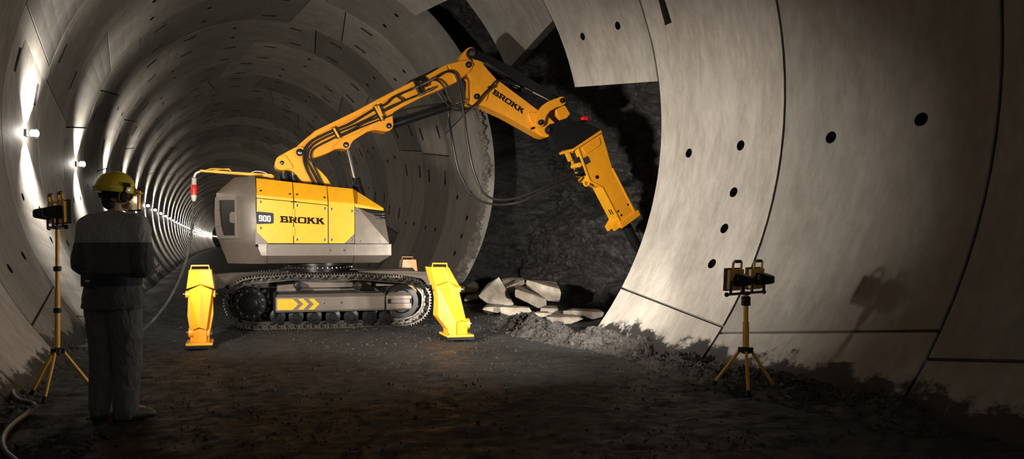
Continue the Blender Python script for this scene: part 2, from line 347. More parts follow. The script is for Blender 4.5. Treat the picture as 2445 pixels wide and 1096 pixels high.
def seg_mesh(mb, k, ja, jb, holes, depth, detail, tints, nth=None):
    bm = mb.bm
    y0 = ring_y(k); gs = .016/DD; gth = math.degrees(.015/TR)
    ta = lambda s: ja[0]+ja[1]*(s-.5)+gth
    tb = lambda s: jb[0]+jb[1]*(s-.5)-gth
    sb = [gs, 1-gs]; tn = nth or max(2, int((jb[0]-ja[0])/3.2))
    tbk = [i/tn for i in range(tn+1)]
    span = jb[0]-ja[0]; cells = []
    if detail:
        ss = set(sb)
        for kind, s, th in holes:
            s = (.29 if s < .5 else .715) if kind == 'h' else (.19 if s < .5 else .81)
            a = ta(s); b = tb(s)
            if not (a+1.5 < th < b-1.5): continue
            t = (th-a)/(b-a); hs = .044; ht = (1.5 if kind == 'h' else 3.0)/span
            cells.append((kind, s, th, s-hs, s+hs, t-ht, t+ht))
            ss.add(round(s-hs, 5)); ss.add(round(s+hs, 5))
        # t-breaks: union of hole extents, dropping uniform breaks that fall in a hole band
        ext = sorted({(round(c[5], 5), round(c[6], 5)) for c in cells})
        merged = []
        for a, b in ext:
            if merged and a < merged[-1][1]+.004: merged[-1] = (min(a, merged[-1][0]), max(b, merged[-1][1]))
            else: merged.append((a, b))
        tbk = [t for t in tbk if t in (0, 1) or all(not (a-.008 < t < b+.008) for a, b in merged)]
        for a, b in merged: tbk += [a, b]
        tbk = sorted(set(tbk))
        # merge near s-breaks
        sl = sorted(ss); sb = [sl[0]]
        for v in sl[1:]:
            if v-sb[-1] > .02: sb.append(v)
            elif v == sl[-1]: sb[-1] = v
    def P(s, t, r=TR):
        th = ta(s)+(tb(s)-ta(s))*t; return tun(th, y0+s*DD, r)
    grid = [[bm.verts.new(P(s, t)) for s in sb] for t in tbk]
    tv = rt.random()
    nf0 = len(bm.faces)
    for i in range(len(tbk)-1):
        for j in range(len(sb)-1):
            q = [grid[i][j], grid[i][j+1], grid[i+1][j+1], grid[i+1][j]]
            tm = (tbk[i]+tbk[i+1])/2; sm = (sb[j]+sb[j+1])/2
            cell = next((c for c in cells if c[3] < sm < c[4] and c[5] < tm < c[6]), None)
            if not cell: mb.face(q); continue
            kind, s, th = cell[:3]
            s = min(max(s, sb[j]+.4*(sb[j+1]-sb[j])), sb[j]+.6*(sb[j+1]-sb[j]))
            th_m = (ta(s)+(tb(s)-ta(s))*tm)
            if kind == 'h':
                n = 16; rad = .062
                loop = [tun(th_m+math.degrees(rad*math.sin(2*PI*m/n)/TR), y0+s*DD+rad*math.cos(2*PI*m/n)) for m in range(n)]
                deep = [tun(th_m+math.degrees(rad*math.sin(2*PI*m/n)/TR), y0+s*DD+rad*math.cos(2*PI*m/n), TR+.13) for m in range(n)]
                st = 4
            else:
                n = 4; hw, hl = .07, .18
                cs = [(hw, -hl), (hw*.8, hl), (-hw*.8, hl), (-hw, -hl)]
                loop = [tun(th_m+math.degrees(b/TR), y0+s*DD+a) for a, b in cs]
                deep = [tun(th_m+math.degrees(b*.8/TR), y0+s*DD+a*.8, TR+(.18 if b*(1 if th_m > 90 else -1) > 0 else .08)) for a, b in cs]
                loop = loop; st = 1
            ang = lambda v: math.atan2((v-tun(th_m, y0+s*DD)).dot(tun(th_m+90, 0, 1)-tun(th_m+90, 0, 0)), v.y-(y0+s*DD))
            lv = [bm.verts.new(p) for p in loop]; dv = [bm.verts.new(p) for p in deep]
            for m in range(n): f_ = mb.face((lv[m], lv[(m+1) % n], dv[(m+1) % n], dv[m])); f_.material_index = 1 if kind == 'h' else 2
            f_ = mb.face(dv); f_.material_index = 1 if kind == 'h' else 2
            # connect loop to the cell corners
            corner_ang = [ang(v.co) for v in q]; la = [math.atan2(math.sin(ang(v.co)), math.cos(ang(v.co))) for v in lv]
            near = []
            for ca in corner_ang:
                near.append(min(range(n), key=lambda m: abs(math.atan2(math.sin(la[m]-ca), math.cos(la[m]-ca)))))
            dirn = 1 if ((near[1]-near[0]) % n) <= n//2 else -1
            for a in range(4):
                b = (a+1) % 4; f = [q[a], q[b]]; m = near[b]
                chain = [lv[m]]
                while m != near[a]:
                    m = (m-dirn) % n; chain.append(lv[m])
                mb.face(f+chain)
    # side walls
    nb, ns = len(tbk), len(sb)
    edge = [(i, 0) for i in range(nb)]+[(nb-1, j) for j in range(1, ns)]+[(i, ns-1) for i in range(nb-2, -1, -1)]+[(0, j) for j in range(ns-2, 0, -1)]
    ev = [grid[i][j] for i, j in edge]; bv = [bm.verts.new(P(sb[j], tbk[i], TR+depth)) for i, j in edge]
    m = len(ev)
    for a in range(m):
        b = (a+1) % m; mb.face((ev[b], ev[a], bv[a], bv[b]))
    tints.append((nf0, len(bm.faces), tv))
wall_mb = {n: (MB(), []) for n in ('wall_left', 'ceiling', 'wall_right')}
for k in range(-6, 140):
    js = ring_joints(k)
    det = -5 < k < 16
    hl = list(HOLES.get(k, []))
    rest = k not in HOLES
    for (a, sa), (b, sb_) in zip(js, js[1:]):
        mid = (a+b)/2
        if k in (-1, 0, 1) and mid < {-1: 10, 0: 25, 1: 28}[k]: continue
        w = 'wall_left' if mid > 122 else 'wall_right' if mid < 58 else 'ceiling'
        mb, tints = wall_mb[w]
        h = [(x[0], x[1], x[2] if x[2] > -90 else x[2]+360) for x in hl]
        if rest or (k in (-1, -2, 3, 0, 1) and 60 < mid < 150 and not [x for x in h if a < x[2] < b]):
            if b-a > 40: h += [(kd, s, th) for kd, th in (('p', a+8), ('h', a+(b-a)*.55), ('p', b-8)) for s in (.28, .72)]
            elif b-a > 20: h += [('p', s, (a+b)/2) for s in (.28, .72)]
        if k == 1 and a < 20:
            a = 30
        seg_mesh(mb, k, (a, sa), (b, sb_), h, .32 if k < 8 else .1, det, tints, None if k < 60 else max(2, int((b-a)/8)))
for name, (mb, tints) in wall_mb.items():
    vals = [0.]*len(mb.bm.faces)
    for a, b, v in tints:
        for i in range(a, b): vals[i] = v
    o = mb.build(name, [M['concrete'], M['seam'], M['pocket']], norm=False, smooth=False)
    at = o.data.attributes.new('tint', 'FLOAT', 'FACE'); at.data.foreach_set('value', vals[:len(o.data.polygons)])
    tag(o, kind='structure')
# outer ground behind the lining
bm = MB()
for y0, y1, t0, t1 in ((ring_y(-6), ring_y(-1)-.8, -60, 240), (ring_y(-1)-.8, ring_y(2)+.8, 52, 240), (ring_y(2)+.8, 320, -60, 240)):
    ys = [y0+(y1-y0)*i/max(1, int((y1-y0)/3)) for i in range(int((y1-y0)/3)+1)]
    bm.loops([[tun(t0+(t1-t0)*i/60, y, TR+.36) for i in range(61)] for y in ys], cap=False, closed=False)
tag(bm.build('wall_ground', M['rock'], smooth=False), kind='structure')
# dark end wall far down the tunnel
mb = MB(); mb.face([mb.bm.verts.new(tun(i*6, 318, TR+.4)) for i in range(60)]); tag(mb.build('wall_back', M['rock'], smooth=False), kind='structure')

# broken rough end face of the lining beside the opening
mb = MB(); rows = []
for i in range(520):
    th = -46+(32+46)*i/519; row = []
    for j in range(9):
        f = j/8; nv = noise.fractal(Vector((th*.16, f*1.1, 3.)), .7, 2.1, 6); nv2 = noise.fractal(Vector((th*.9, f*2.2, 9.)), .7, 2., 5)
        big = 1+1.1*min(1, max(0, (-8-th)/25)); r = TR-.004+(.11*big)*f+(.05*nv+.05*nv2)*f
        yy = ring_y(2)+.015-(.02+.10*big*math.sin(f*PI*.62)**.8*(.75+.7*nv)+.06*nv2)*(1 if j else 0)
        row.append(tun(th, yy, r))
    rows.append(row)
mb.loops(rows, cap=False, closed=False)
tag(mb.build('trim_1', M['rawedge'], ang=60), kind='structure')

# rock face behind the opening
mb = MB(); rows = []; RP = [(-48, 1.25), (-36, 1.45), (-17, 1.85), (0, 2.2), (22, 1.8), (58.1, .46)]
ny, nt_ = 260, 230; ya, yb = ring_y(-1)-1.3, ring_y(2)+2.2
for i in range(nt_):
    t = i/(nt_-1); th = -47+t*105
    row = []
    for j in range(ny):
        y = ya+(yb-ya)*j/(ny-1)
        e = min(1., min(y-ya, yb-y)/1.3); e = e*e*(3-2*e)
        r0 = .46
        for (t0, v0), (t1, v1) in zip(RP, RP[1:]):
            if t0 <= th <= t1: f_ = (th-t0)/(t1-t0); r0 = v0+(v1-v0)*f_*f_*(3-2*f_)
        p = tun(th, y, TR+r0)
        q = Vector((p.x*.5, p.y*.55+p.z*.35, p.z*.9-p.y*.3))
        n = noise.fractal(q, 1., 2., 4)*.30+noise.ridged_multi_fractal(q*1.9+Vector((3, 1, 7)), .8, 2.1, 6, 1., 2.)*.15+noise.fractal(q*7, .6, 2., 5)*.085
        et = min(1, max(0, (58-th)/12))
        r = .34+(r0+n-.34)*e*(et if th > 46 else 1)
        if th < -38: r = max(r, .1)
        row.append(tun(th, y, TR+r))
    rows.append(row)
mb.loops(rows, cap=False, closed=False)
tag(mb.build('wall_rock', M['rock'], ang=75), kind='structure')

# ------------------------------------------------------------------ floor
mb = MB(); rows = []
ys = [-2.4+.6*i for i in range(9)]+[3.0+.045*i for i in range(1, 240)]+[13.8+.1*i for i in range(1, 40)]+[18+.8*i for i in range(1, 30)]+[42+6*i for i in range(47)]
xs = [-3.4+.3*i for i in range(4)]+[-2.2+.05*i for i in range(160)]+[5.8+.15*i for i in range(17)]
for y in ys:
    row = []
    for x in xs:
        z = 0
        if 2.9 < y < 42: z = -.016+.020*noise.fractal(Vector((x*1.1, y*1.1, 0)), .9, 2., 5)+(.020*noise.fractal(Vector((x*3.5, y*6, 5)), .65, 2., 5)+.010*noise.turbulence(Vector((x*9, y*13, 2)), 3, True))*(1 if y < 20 else .4)
        if x > 5.2 and 8 < y < 17: z += (x-5.2)*.04
        row.append((x+bend(y), y, min(z, .02) if x < 5.2 else z))
    rows.append(row)
mb.loops(rows, cap=False, closed=False)
tag(mb.build('floor', M['floor'], ang=80), kind='structure')

# ------------------------------------------------------------------ rubble heaps
RZ1 = Vector((0, 0, 1))
CHIP = [(1, .1, .2), (.2, 1, -.1), (-1, .2, .1), (-.1, -1, .2), (.1, .1, 1), (-.2, .1, -1)]
CHIPF = [(0, 1, 4), (1, 2, 4), (2, 3, 4), (3, 0, 4), (1, 0, 5), (2, 1, 5), (3, 2, 5), (0, 3, 5)]
def rubble(name, path, wid, hgt, seed, label, nchip, csz=.05):
    rr = random.Random(seed); P = crom([Vector((p[0], p[1], 0)) for p in path], 40); mb = MB(); rows = []
    for i, p in enumerate(P):
        d = (P[min(i+1, len(P)-1)]-P[max(i-1, 0)]).normalized(); s = Vector((d.y, -d.x, 0)); row = []
        f = i/(len(P)-1); en = min(1, min(f, 1-f)*8+.02)
        for j in range(57):
            v = j/28-1; q = p+s*v*wid
            nz = noise.fractal(q*2.6+Vector((0, 0, seed)), .8, 2.1, 5); n2 = noise.ridged_multi_fractal(q*5+Vector((0, 0, seed)), .8, 2., 4, 1., 2.)
            h = (1-v*v)*en*(hgt*(.55+.8*nz)+.45*hgt*n2*.5)
            q = q+s*.06*noise.noise(q*4)
            row.append(Vector((q.x, q.y, max(-.05, h-.035))))
        rows.append(row)
    mb.loops(rows, cap=False, closed=False)
    for _ in range(nchip):
        i = rr.randrange(len(rows)); row = rows[i]; j = min(56, max(0, int(rr.gauss(28, 13)))); b = row[j]
        sz = csz*rr.uniform(.35, 1.2)*(1.6 if rr.random() < .08 else 1)
        q_ = Quaternion((rr.gauss(0, 1), rr.gauss(0, 1), rr.gauss(0, 1), rr.gauss(0, 1))).normalized()
        vs = [mb.bm.verts.new(b+q_ @ Vector((x*sz*rr.uniform(.6, 1.3), y*sz*rr.uniform(.5, 1.1), z*sz*rr.uniform(.4, .8)))+RZ1*(max(0, -b.z)*.6)) for x, y, z in CHIP]
        for f in CHIPF: mb.face([vs[k] for k in f])
    return tag(mb.build(name, M['rubble'], ang=25), label, 'rubble', None, 'stuff')
fl = lambda *px: [on_floor(*p) for p in px]
rubble('rubble', [(5.15, 11.0), (4.75, 9.5), (4.72, 8.6), (4.95, 7.6), (5.1, 6.9)], .48, .17, 1, 'strip of crushed grey rubble running from the broken slabs along the right wall', 4200, .028)
rubble('rubble', [(5.05, 6.7), (4.8, 5.9), (4.88, 5.1), (5.0, 4.3), (5.0, 3.5)], .48, .14, 2, 'dim crushed rubble along the right wall behind the tripod legs', 3600, .026)
rubble('rubble', [(-1.62, 4.6), (-1.62, 5.6), (-1.70, 6.7), (-1.72, 7.8), (-1.62, 9.2), (-1.72, 11)], .36, .12, 3, 'dark crushed rubble at the foot of the left wall behind the tripod', 2400, .03)
rubble('rubble', [(-.95, 4.5), (-.88, 4.85), (-.8, 5.2)], .2, .06, 4, 'small heap of dirt clods at the bottom left beside the cable', 700, .022)

mb = MB(); rr = random.Random(99)
for _ in range(5200):
    y = 3.6+10.5*rr.random()**1.5; x = rr.uniform(-1.4, 5.0); sz = rr.choice([.006, .008, .010, .012, .018])*rr.uniform(.7, 1.3)
    if noise.noise(Vector((x*.8, y*.8, 4))) < rr.uniform(-.6, .3): continue
    q_ = Quaternion((rr.gauss(0, 1), rr.gauss(0, 1), rr.gauss(0, 1), rr.gauss(0, 1))).normalized()
    vs = [mb.bm.verts.new(Vector((x, y, .004))+q_ @ Vector((a*sz, b*sz, c*sz*.6))) for a, b, c in CHIP]
    for f in CHIPF: mb.face([vs[k] for k in f])
tag(mb.build('gravel', M['rubble'], smooth=False), 'loose dark grit scattered over the dirt floor in front of the robot', 'gravel', None, 'stuff')

# ------------------------------------------------------------------ broken slabs
SL = [  # outline of the lower edge, the crease between side and top, the top edge; distance; thickness
 ([(170,365),(360,366),(405,300)], [(185,330),(345,300),(400,290)], [(200,270),(340,205),(395,240)], 14.9, .25, 'rounded grey concrete lump behind the right outrigger leg, furthest left of the pile'),
 ([(175,490),(200,515),(420,465)], [(190,465),(240,480),(430,440)], [(250,385),(430,360),(480,370)], 14.2, .25, 'flat brown concrete slab lying just right of the yellow outrigger'),
 ([(400,420),(430,465),(540,540),(890,592),(945,555)], [], [(470,330),(540,250),(720,140)], 13.2, .16, 'largest pale concrete slab standing on edge, pointed top, left of the pile'),
 ([(800,420),(880,390),(980,300),(1120,240)], [(820,300),(850,290),(1000,215),(1100,180)], [(760,165),(900,142),(1085,150),(1130,185)], 13.8, .3, 'white rough-topped slab leaning just behind the largest pointed slab'),
 ([(963,400),(970,445),(1340,620),(1370,610)], [(963,340),(985,330),(1372,560)], [(990,255),(1100,280),(1240,320),(1440,480),(1452,505)], 12.6, .2, 'tilted brown-faced slab in the middle of the pile, sloping down to the right'),
 ([(1135,240),(1240,330),(1465,498),(1480,500),(1650,482)], [(1150,190),(1350,293),(1492,405),(1672,380)], [(1165,180),(1400,197),(1590,215),(1650,320)], 12.9, .3, 'thick pale block on the right top of the pile with bright white left face'),
 ([(460,640),(690,690),(720,680),(790,600)], [(480,610),(530,600),(700,622)], [(530,560),(640,525),(780,548)], 12.6, .25, 'small flat slab lying below the largest pointed slab'),
 ([(750,680),(870,726),(1120,700),(1222,665)], [(736,605),(865,662),(950,642),(1180,610)], [(745,575),(800,567),(960,572),(1150,600)], 12.2, .3, 'flat oblong slab lying in front of the pile, under the tilted brown one'),
 ([(740,830),(900,844),(1000,832),(1183,822)], [(790,790),(990,803),(1065,772),(1178,750)], [(820,760),(1050,714),(1170,738)], 11.45, .25, 'thin flat slab nearest the outrigger foot, lowest on the left'),
 ([(1350,662),(1530,692),(1620,645)], [(1360,615),(1530,650),(1625,625)], [(1440,580),(1600,578)], 12.1, .25, 'small grey chunk below the thick pale block'),
 ([(1310,800),(1270,745),(1450,792)], [(1255,685),(1330,705),(1480,735),(1530,695)], [(1300,664),(1450,668)], 11.7, .25, 'small rough grey chunk beside the long front slab'),
 ([(1500,852),(1580,863),(1820,852),(2016,785)], [(1447,755),(1570,835),(1720,815),(1960,755)], [(1480,705),(1665,650),(1850,690),(2010,728)], 11.2, .2, 'large flat brown slab at the front right of the pile, on rubble'),
 ([(1900,735),(2010,748),(2112,796),(2310,752)], [(1860,652),(1960,660),(2145,672),(2330,684)], [(1700,655),(1850,625),(2060,628),(2260,640)], 11.6, .25, 'pale flat slab furthest right, beside the lining edge'),
 ([(120,340),(170,345)], [(112,300),(185,315)], [(110,255),(190,290)], 14.6, .2, 'small grey chunk peeking out beside the outrigger knee')]
for i, (lo_, cr_, up_, dep, th, lab) in enumerate(SL):
    lo_, cr_, up_ = U1(*lo_), U1(*cr_), U1(*up_)
    A = [at_depth(x, y, dep) for x, y in lo_]; B_ = [at_depth(x, y, dep+.03) for x, y in cr_]
    Cc = []
    yc = sum(p[1] for p in cr_)/len(cr_) if cr_ else 0
    for x, y in up_:
        dd = dep+.12
        if cr_: dd = dep+min(1.1, max(.05, .8*(dep*(yc-PPY)/max(20, y-PPY)-dep)))
        else: dd = dep+.25
        Cc.append(at_depth(x, y, dd))
    front = A+B_+Cc; cen = sum(front, Vector())/len(front); vd = cen-EYE; vd.z = 0; vd.normalize()
    bk = [p+vd*(th+(.35 if cr_ else 0))+(cen-p)*.12 for p in A]+([p+vd*.02-RZ1*th*.8 for p in Cc] if cr_ else [p+vd*th for p in Cc])
    mb = MB(); mb.hull(front+bk); bm = mb.bm
    bmesh.ops.triangulate(bm, faces=bm.faces)
    for _ in range(4):
        bmesh.ops.subdivide_edges(bm, edges=[e for e in bm.edges if e.calc_length() > .08], cuts=1, use_grid_fill=False)
        bmesh.ops.triangulate(bm, faces=bm.faces)
    sd = Vector((i*7.3, 0, 0)); bm.normal_update()
    for v in bm.verts:
        v.co += v.normal*(noise.fractal(v.co*3.2+sd, .8, 2., 4)*.012+noise.fractal(v.co*16+sd, .8, 2., 3)*.006)
    for v in bm.verts: v.co -= cen
    o = mb.build('concrete_slab', M['fragment'], ang=22); o.location = cen
    tag(o, lab, 'concrete slab', 'broken concrete slabs in front of the rock')

# ------------------------------------------------------------------ tunnel lamps
housing = paint('lamp_housing_grey', (.12, .12, .12), .4, metal=.5)
def tunnel_lamp():
    t = thing('wall_lamp', 'x', 'lamp')
    mb = MB(); mb.box((.02, 0, 0), (.04, .16, .10)); mb.tube([(.03, 0, 0), (.07, 0, 0), (.11, .0, .0)], .014, 8); mb.build('wall_bracket', housing, t, bevel=.004)
    mb = MB(); mb.lathe((.13, 0, -.085), (0, 0, 1), [(.02, 0), (.042, .004), (.045, .03), (.045, .05)], 16); mb.build('lamp_housing', housing, t); mb = MB(); mb.lathe((.13, 0, .035), (0, 0, 1), [(.045, 0), (.045, .02), (.042, .046), (.02, .05)], 16); mb.build('lamp_housing', housing, t)
    MB().sphere((.13, 0, 0), .068, 8).build('glass_globe', M['bulb'], t)
    return t
lamp0 = tunnel_lamp()
words = ['nearest', 'second', 'third', 'fourth', 'fifth', 'sixth', 'seventh', 'eighth', 'ninth', 'tenth']
spots = {}
glow = bpy.data.lights.new('lamp_glow', 'POINT'); glow.energy = 3.5; glow.color = (1, .95, .87); glow.shadow_soft_size = .06
for sgn in (1, -1):
    d = bpy.data.lights.new('lamp_beam', 'SPOT'); d.energy = 700; d.color = (1, .95, .87); d.spot_size = R_(104); d.spot_blend = 1.; d.shadow_soft_size = .03; spots[sgn] = d
for i in range(0, 48):
    t = lamp0 if i == 0 else dup(lamp0)
    y = ring_y(2*i)+.59*DD; p = tun(180, y); t.location = p; t.rotation_euler = (0, 0, 0)
    if i < 10: t['label'] = 'glowing lamp on the left tunnel wall, %s of the row from the left edge' % words[i]
    else: t['label'] = 'tiny far lamp in the row of lights deep in the tunnel'
    t['group'] = 'row of lamps along the left tunnel wall'
    if i < 40:
        lo = bpy.data.objects.new('lamp_glow', glow); C.objects.link(lo); lo.location = p+Vector((.23, 0, 0))
        for sgn in (1, -1):
            lo = bpy.data.objects.new('lamp_beam', spots[sgn]); C.objects.link(lo)
            lo.location = p+Vector((.13, 0, sgn*.10)); lo.rotation_mode = 'QUATERNION'; lo.rotation_quaternion = Vector((-.34, 0, sgn)).normalized().to_track_quat('-Z', 'Y')

# ------------------------------------------------------------------ demolition robot
RYAW = R_(-3.5); RO = Vector((1.928, 11.478, 0))
RU = Vector((math.cos(RYAW), math.sin(RYAW), 0)); RW = Vector((-math.sin(RYAW), math.cos(RYAW), 0)); RZ = Vector((0, 0, 1))
robot = thing('demolition_robot', 'large yellow and grey tracked demolition robot with raised arm and breaker hammer', 'demolition robot', RO, RYAW)
def loc(p):
    p = p-RO; return Vector((p.dot(RU), p.dot(RW), p.z))
def PW(px, w): return loc(on_plane(px[0], px[1], RO+RW*w, RW))
def W2(pts, w): return [(lambda v: (v.x, v.z))(PW(p, w)) for p in pts]
def W3(pts, w): return [PW(p, w) for p in pts]
def px_prism(mb, pts, wn, wf, r=0., n=4):
    q = W2(pts, wn)
    if r: q = [(v.x, v.y) for v in fillet([Vector(p) for p in q], r, n)]
    return mb.prism(q, wn, wf)
Y, OR, GR, DK, SB = M['yellow'], M['orange'], M['grey'], M['dark'], M['steel_black']
def bolts(parent, pts, n=Vector((0, -1, 0)), r=.016, h=.012, mat=None, name='bolt'):
    mb = MB()
    for p in pts: mb.lathe(p, n, [(r*1.25, -.004), (r*1.25, .003), (r, .004), (r, h*.7), (r*.6, h)], 10)
    return mb.build(name, mat or M['bolt'], parent)
def bolt_each(parent, pts, **k):
    for p in pts: bolts(parent, [p], **k)

# --- crawler tracks
TL = [(535,716),(540,699),(552,685),(566,675),(581,668),(612,662),(640,660),(670,657.5),(706,654.5),(761,656),(822,656),(855,654.5),(900,657.5),(930,659.5),(960,662),(994,668),(1010,679),(1024.5,698),(1027,716),(1023.5,740),(1010.5,758.6),(992.4,770.6),(968,777.5),(925,779.5),(880,780.6),(813,783.5),(730,785.5),(643,787),(600,787),(570.5,780),(549.6,760.5),(538,738)]
WN = -.95
tl = [Vector((a, 0, b)) for a, b in W2(TL, WN)]
dense = crom(tl+[tl[0]], 14)
cum = [0]
for a, b in zip(dense, dense[1:]): cum.append(cum[-1]+(b-a).length)
NSH = 54; shp = []
def at_len(s):
    s %= cum[-1]
    i = max(0, next((k for k in range(len(cum)-1) if cum[k+1] >= s), 0)); f = (s-cum[i])/max(1e-9, cum[i+1]-cum[i]); return dense[i].lerp(dense[i+1], f)
zmin = min(p.z for p in dense)
def mk_shoe():
    mb = MB(); w = .42; l = cum[-1]/NSH*.94
    # local x along the path, y across, z outward
    prof = [(-l/2, -.016), (-l/2, 0), (-l*.44, .0), (-l*.40, .028), (-l*.32, .028), (-l*.28, 0), (-.012, 0), (-.007, .026), (.007, .026), (.012, 0), (l*.28, 0), (l*.32, .024), (l*.40, .024), (l*.44, 0), (l/2+.012, -.004), (l/2+.012, -.016)]
    mb.prism(prof, 0, w)
    for y in (.12, .24): mb.box((0, y+.03, -.05), (l*.95, .03, .07)); mb.cyl((-l*.3, y, -.055), (-l*.3, y+.07, -.055), .022, 10)
    for x in (-l*.2, l*.2):
        for y in (.05, .36): mb.cyl((x, y, -.016), (x, y, -.034), .014, 6)
    return mb
shoe_me = None
def build_track(w0, label):
    global shoe_me
    tr = MB()
    inner = []
    N_ = 120
    for i in range(N_):
        s = cum[-1]*i/N_; p = at_len(s); d = (at_len(s+.02)-at_len(s-.02)).normalized(); n = Vector((-d.z, 0, d.x)); inner.append((p, n))
    for i in range(N_):
        pass
    lo = [[p-n*.045+Vector((0, y, 0)) for p, n in inner] for y in (w0+.135, w0+.275)]
    lo2 = [[p-n*.10+Vector((0, y, 0)) for p, n in inner] for y in (w0+.275, w0+.135)]
    tr.loops([lo[0], lo[1], lo2[0], lo2[1], lo[0]], cap=False)
    t = tr.build('crawler_track', M['track'], robot)
    if label: t['label'] = label
    for i in range(NSH):
        s = cum[-1]*(i+.5)/NSH; p = at_len(s); d = (at_len(s+.03)-at_len(s-.03)).normalized(); n = Vector((-d.z, 0, d.x))
        if shoe_me is None:
            o = mk_shoe().build('track_shoe', M['track'], t, bevel=0); shoe_me = o.data
        else:
            o = bpy.data.objects.new('track_shoe', shoe_me); C.objects.link(o); o.parent = t
        m = Matrix((d, Vector((0, 1, 0)), n)).transposed().to_4x4(); m.translation = p+Vector((0, w0, 0)); o.matrix_local = m
    # hubs, wheels, frame
    sg = 1 if w0 < 0 else -1
    near = w0 if w0 < 0 else w0+.42
    def yy(a): return near+sg*a
    cs = PW((597, 726), WN); ci = PW((966, 721), WN)
    mb = MB(); mb.lathe((cs.x, yy(.01), cs.z), (0, sg, 0), [(.15, 0), (.155, .012), (.235, .02), (.24, .04), (.24, .34), (.1, .36)], 40)
    mb.lathe((cs.x, yy(-.035), cs.z), (0, sg, 0), [(.09, 0), (.105, .006), (.11, .02), (.135, .024), (.135, .05)], 32)
    for i in range(18):
        a = 2*PI*i/18; c = Vector((cs.x+.27*math.cos(a), yy(.19), cs.z+.27*math.sin(a))); mb.box(c, (.07, .06, .045), Matrix.Rotation(-a, 3, 'Y'))
    sp = mb.build('drive_sprocket', SB, robot, bevel=.004)
    bolt_each(sp, [Vector((cs.x+.195*math.cos(2*PI*(i+.5)/12), yy(.016), cs.z+.195*math.sin(2*PI*(i+.5)/12))) for i in range(12)], n=Vector((0, -sg, 0)), r=.017, h=.014, mat=M['track'])
    mb = MB(); mb.lathe((ci.x-.02, yy(.11), ci.z), (0, sg, 0), [(.14, .03), (.17, .03), (.19, 0), (.265, 0), (.27, .012), (.27, .18), (.19, .19), (.1, .15)], 44); mb.build('idler_wheel', SB, robot)
    for x in (664, 708, 752, 797, 841, 885, 925):
        c = PW((x, 757), WN); mb = MB(); mb.lathe((c.x, yy(.07), c.z), (0, sg, 0), [(.05, 0), (.06, .01), (.115, .02), (.12, .05), (.10, .07), (.10, .2), (.12, .22), (.12, .25), (.06, .27)], 20); mb.build('track_roller', SB, robot)
    for x in (714, 857):
        c = PW((x, 683), WN); mb = MB(); mb.lathe((c.x, yy(.08), c.z), (0, sg, 0), [(.03, 0), (.06, .006), (.065, .02), (.065, .2), (.03, .22)], 16); mb.box((c.x, yy(.16), c.z-.07), (.07, .1, .12)); mb.build('carrier_roller', SB, robot)
    a, b, c_, d_ = [PW(p, WN) for p in ((657, 704), (918, 700), (918, 741), (657, 747))]
    mb = MB(); zt, zb = a.z, d_.z
    prof = [(0, zb), (-.02, zb+.03), (-.02, zt-.045), (.05, zt), (.36, zt), (.36, zb)]
    mb.loops([[Vector((x, yy(y), z)) for y, z in prof] for x in (a.x, b.x)])
    fr = mb.build('track_frame', GR, robot, bevel=.006)
    mb = MB(); mb.box((a.x-.012, yy(.16), (zt+zb)/2-.005), (.024, .40, zt-zb+.09)); mb.box((b.x+.012, yy(.18), (zt+zb)/2), (.02, .4, zt-zb+.06)); mb.build('end_plate', SB, fr, bevel=.004)
    mb = MB(); mb.loops([[Vector((x, yy(y), z)) for y, z in prof] for x in (b.x+.028, b.x+.43)]); mb.build('tensioner_cover', GR, fr, bevel=.006)
    mb = MB(); mb.box((a.x+.8, yy(.2), zt+.015), (1.5, .3, .03)); mb.build('top_guard', SB, fr)
    if w0 < 0:
        yw = yy(-.023)
        def decal(name, pts, m, th=.004, yo=0.):
            mb = MB(); mb.prism(W2(pts, yw), yw-th, yw+.001); return mb.build(name, m, fr, smooth=False)
        decal('arrow_marking', S2((125,603),(340,600),(418,670),(338,750),(125,752)), Y)
        for x in (0, 145): decal('arrow_marking', S2((410+x,598),(485+x,596),(562+x,668),(485+x,745),(410+x,745),(487+x,670)), Y)
        decal('inspection_cover', S2((805,592),(980,590),(1035,648),(978,716),(805,718),(750,655)), GR, .006)
        bolt_each(fr, [PW(p, yw-.006) for p in S2((770, 650), (1012, 647))], r=.012, mat=M['chrome'])
        e = decal('grease_hatch', S3((228,518),(508,514),(508,568),(228,572)), M['seam'], .003)
        decal('hatch_cover', S3((268,521),(490,519),(492,563),(268,566)), GR, .008)
    return t
build_track(WN, 'crawler track on the side facing the camera')
build_track(.62, 'crawler track on the far side')

# --- chassis, outrigger beams
ch = MB(); ch.box((0, .05, .50), (1.5, 1.0, .46)); ch.box((0, .05, .69), (1.0, 1.3, .2)); ch.build('chassis', GR, robot, bevel=.01)
mb = MB()
for z, r in ((.80, .52), (.90, .52)): pass
mb.lathe((-.05, .0, .74), (0, 0, 1), [(.62, 0), (.62, .05), (.50, .06), (.50, .12), (.56, .125), (.56, .155), (.48, .16), (.48, .19), (.58, .195), (.58, .235), (.3, .24)], 72)
sl = mb.build('slewing_ring', SB, robot)
bolts(sl, [Vector((-.05+.545*math.cos(2*PI*i/44), .545*math.sin(2*PI*i/44), .74+.155)) for i in range(44)], n=Vector((0, 0, 1)), r=.013, h=.016, mat=M['chrome'])
bolts(sl, [Vector((-.05+.59*math.cos(2*PI*i/48), .59*math.sin(2*PI*i/48), .79)) for i in range(48)], n=Vector((0, 0, 1)), r=.013, h=.016, mat=M['chrome'])
LEGX = {}
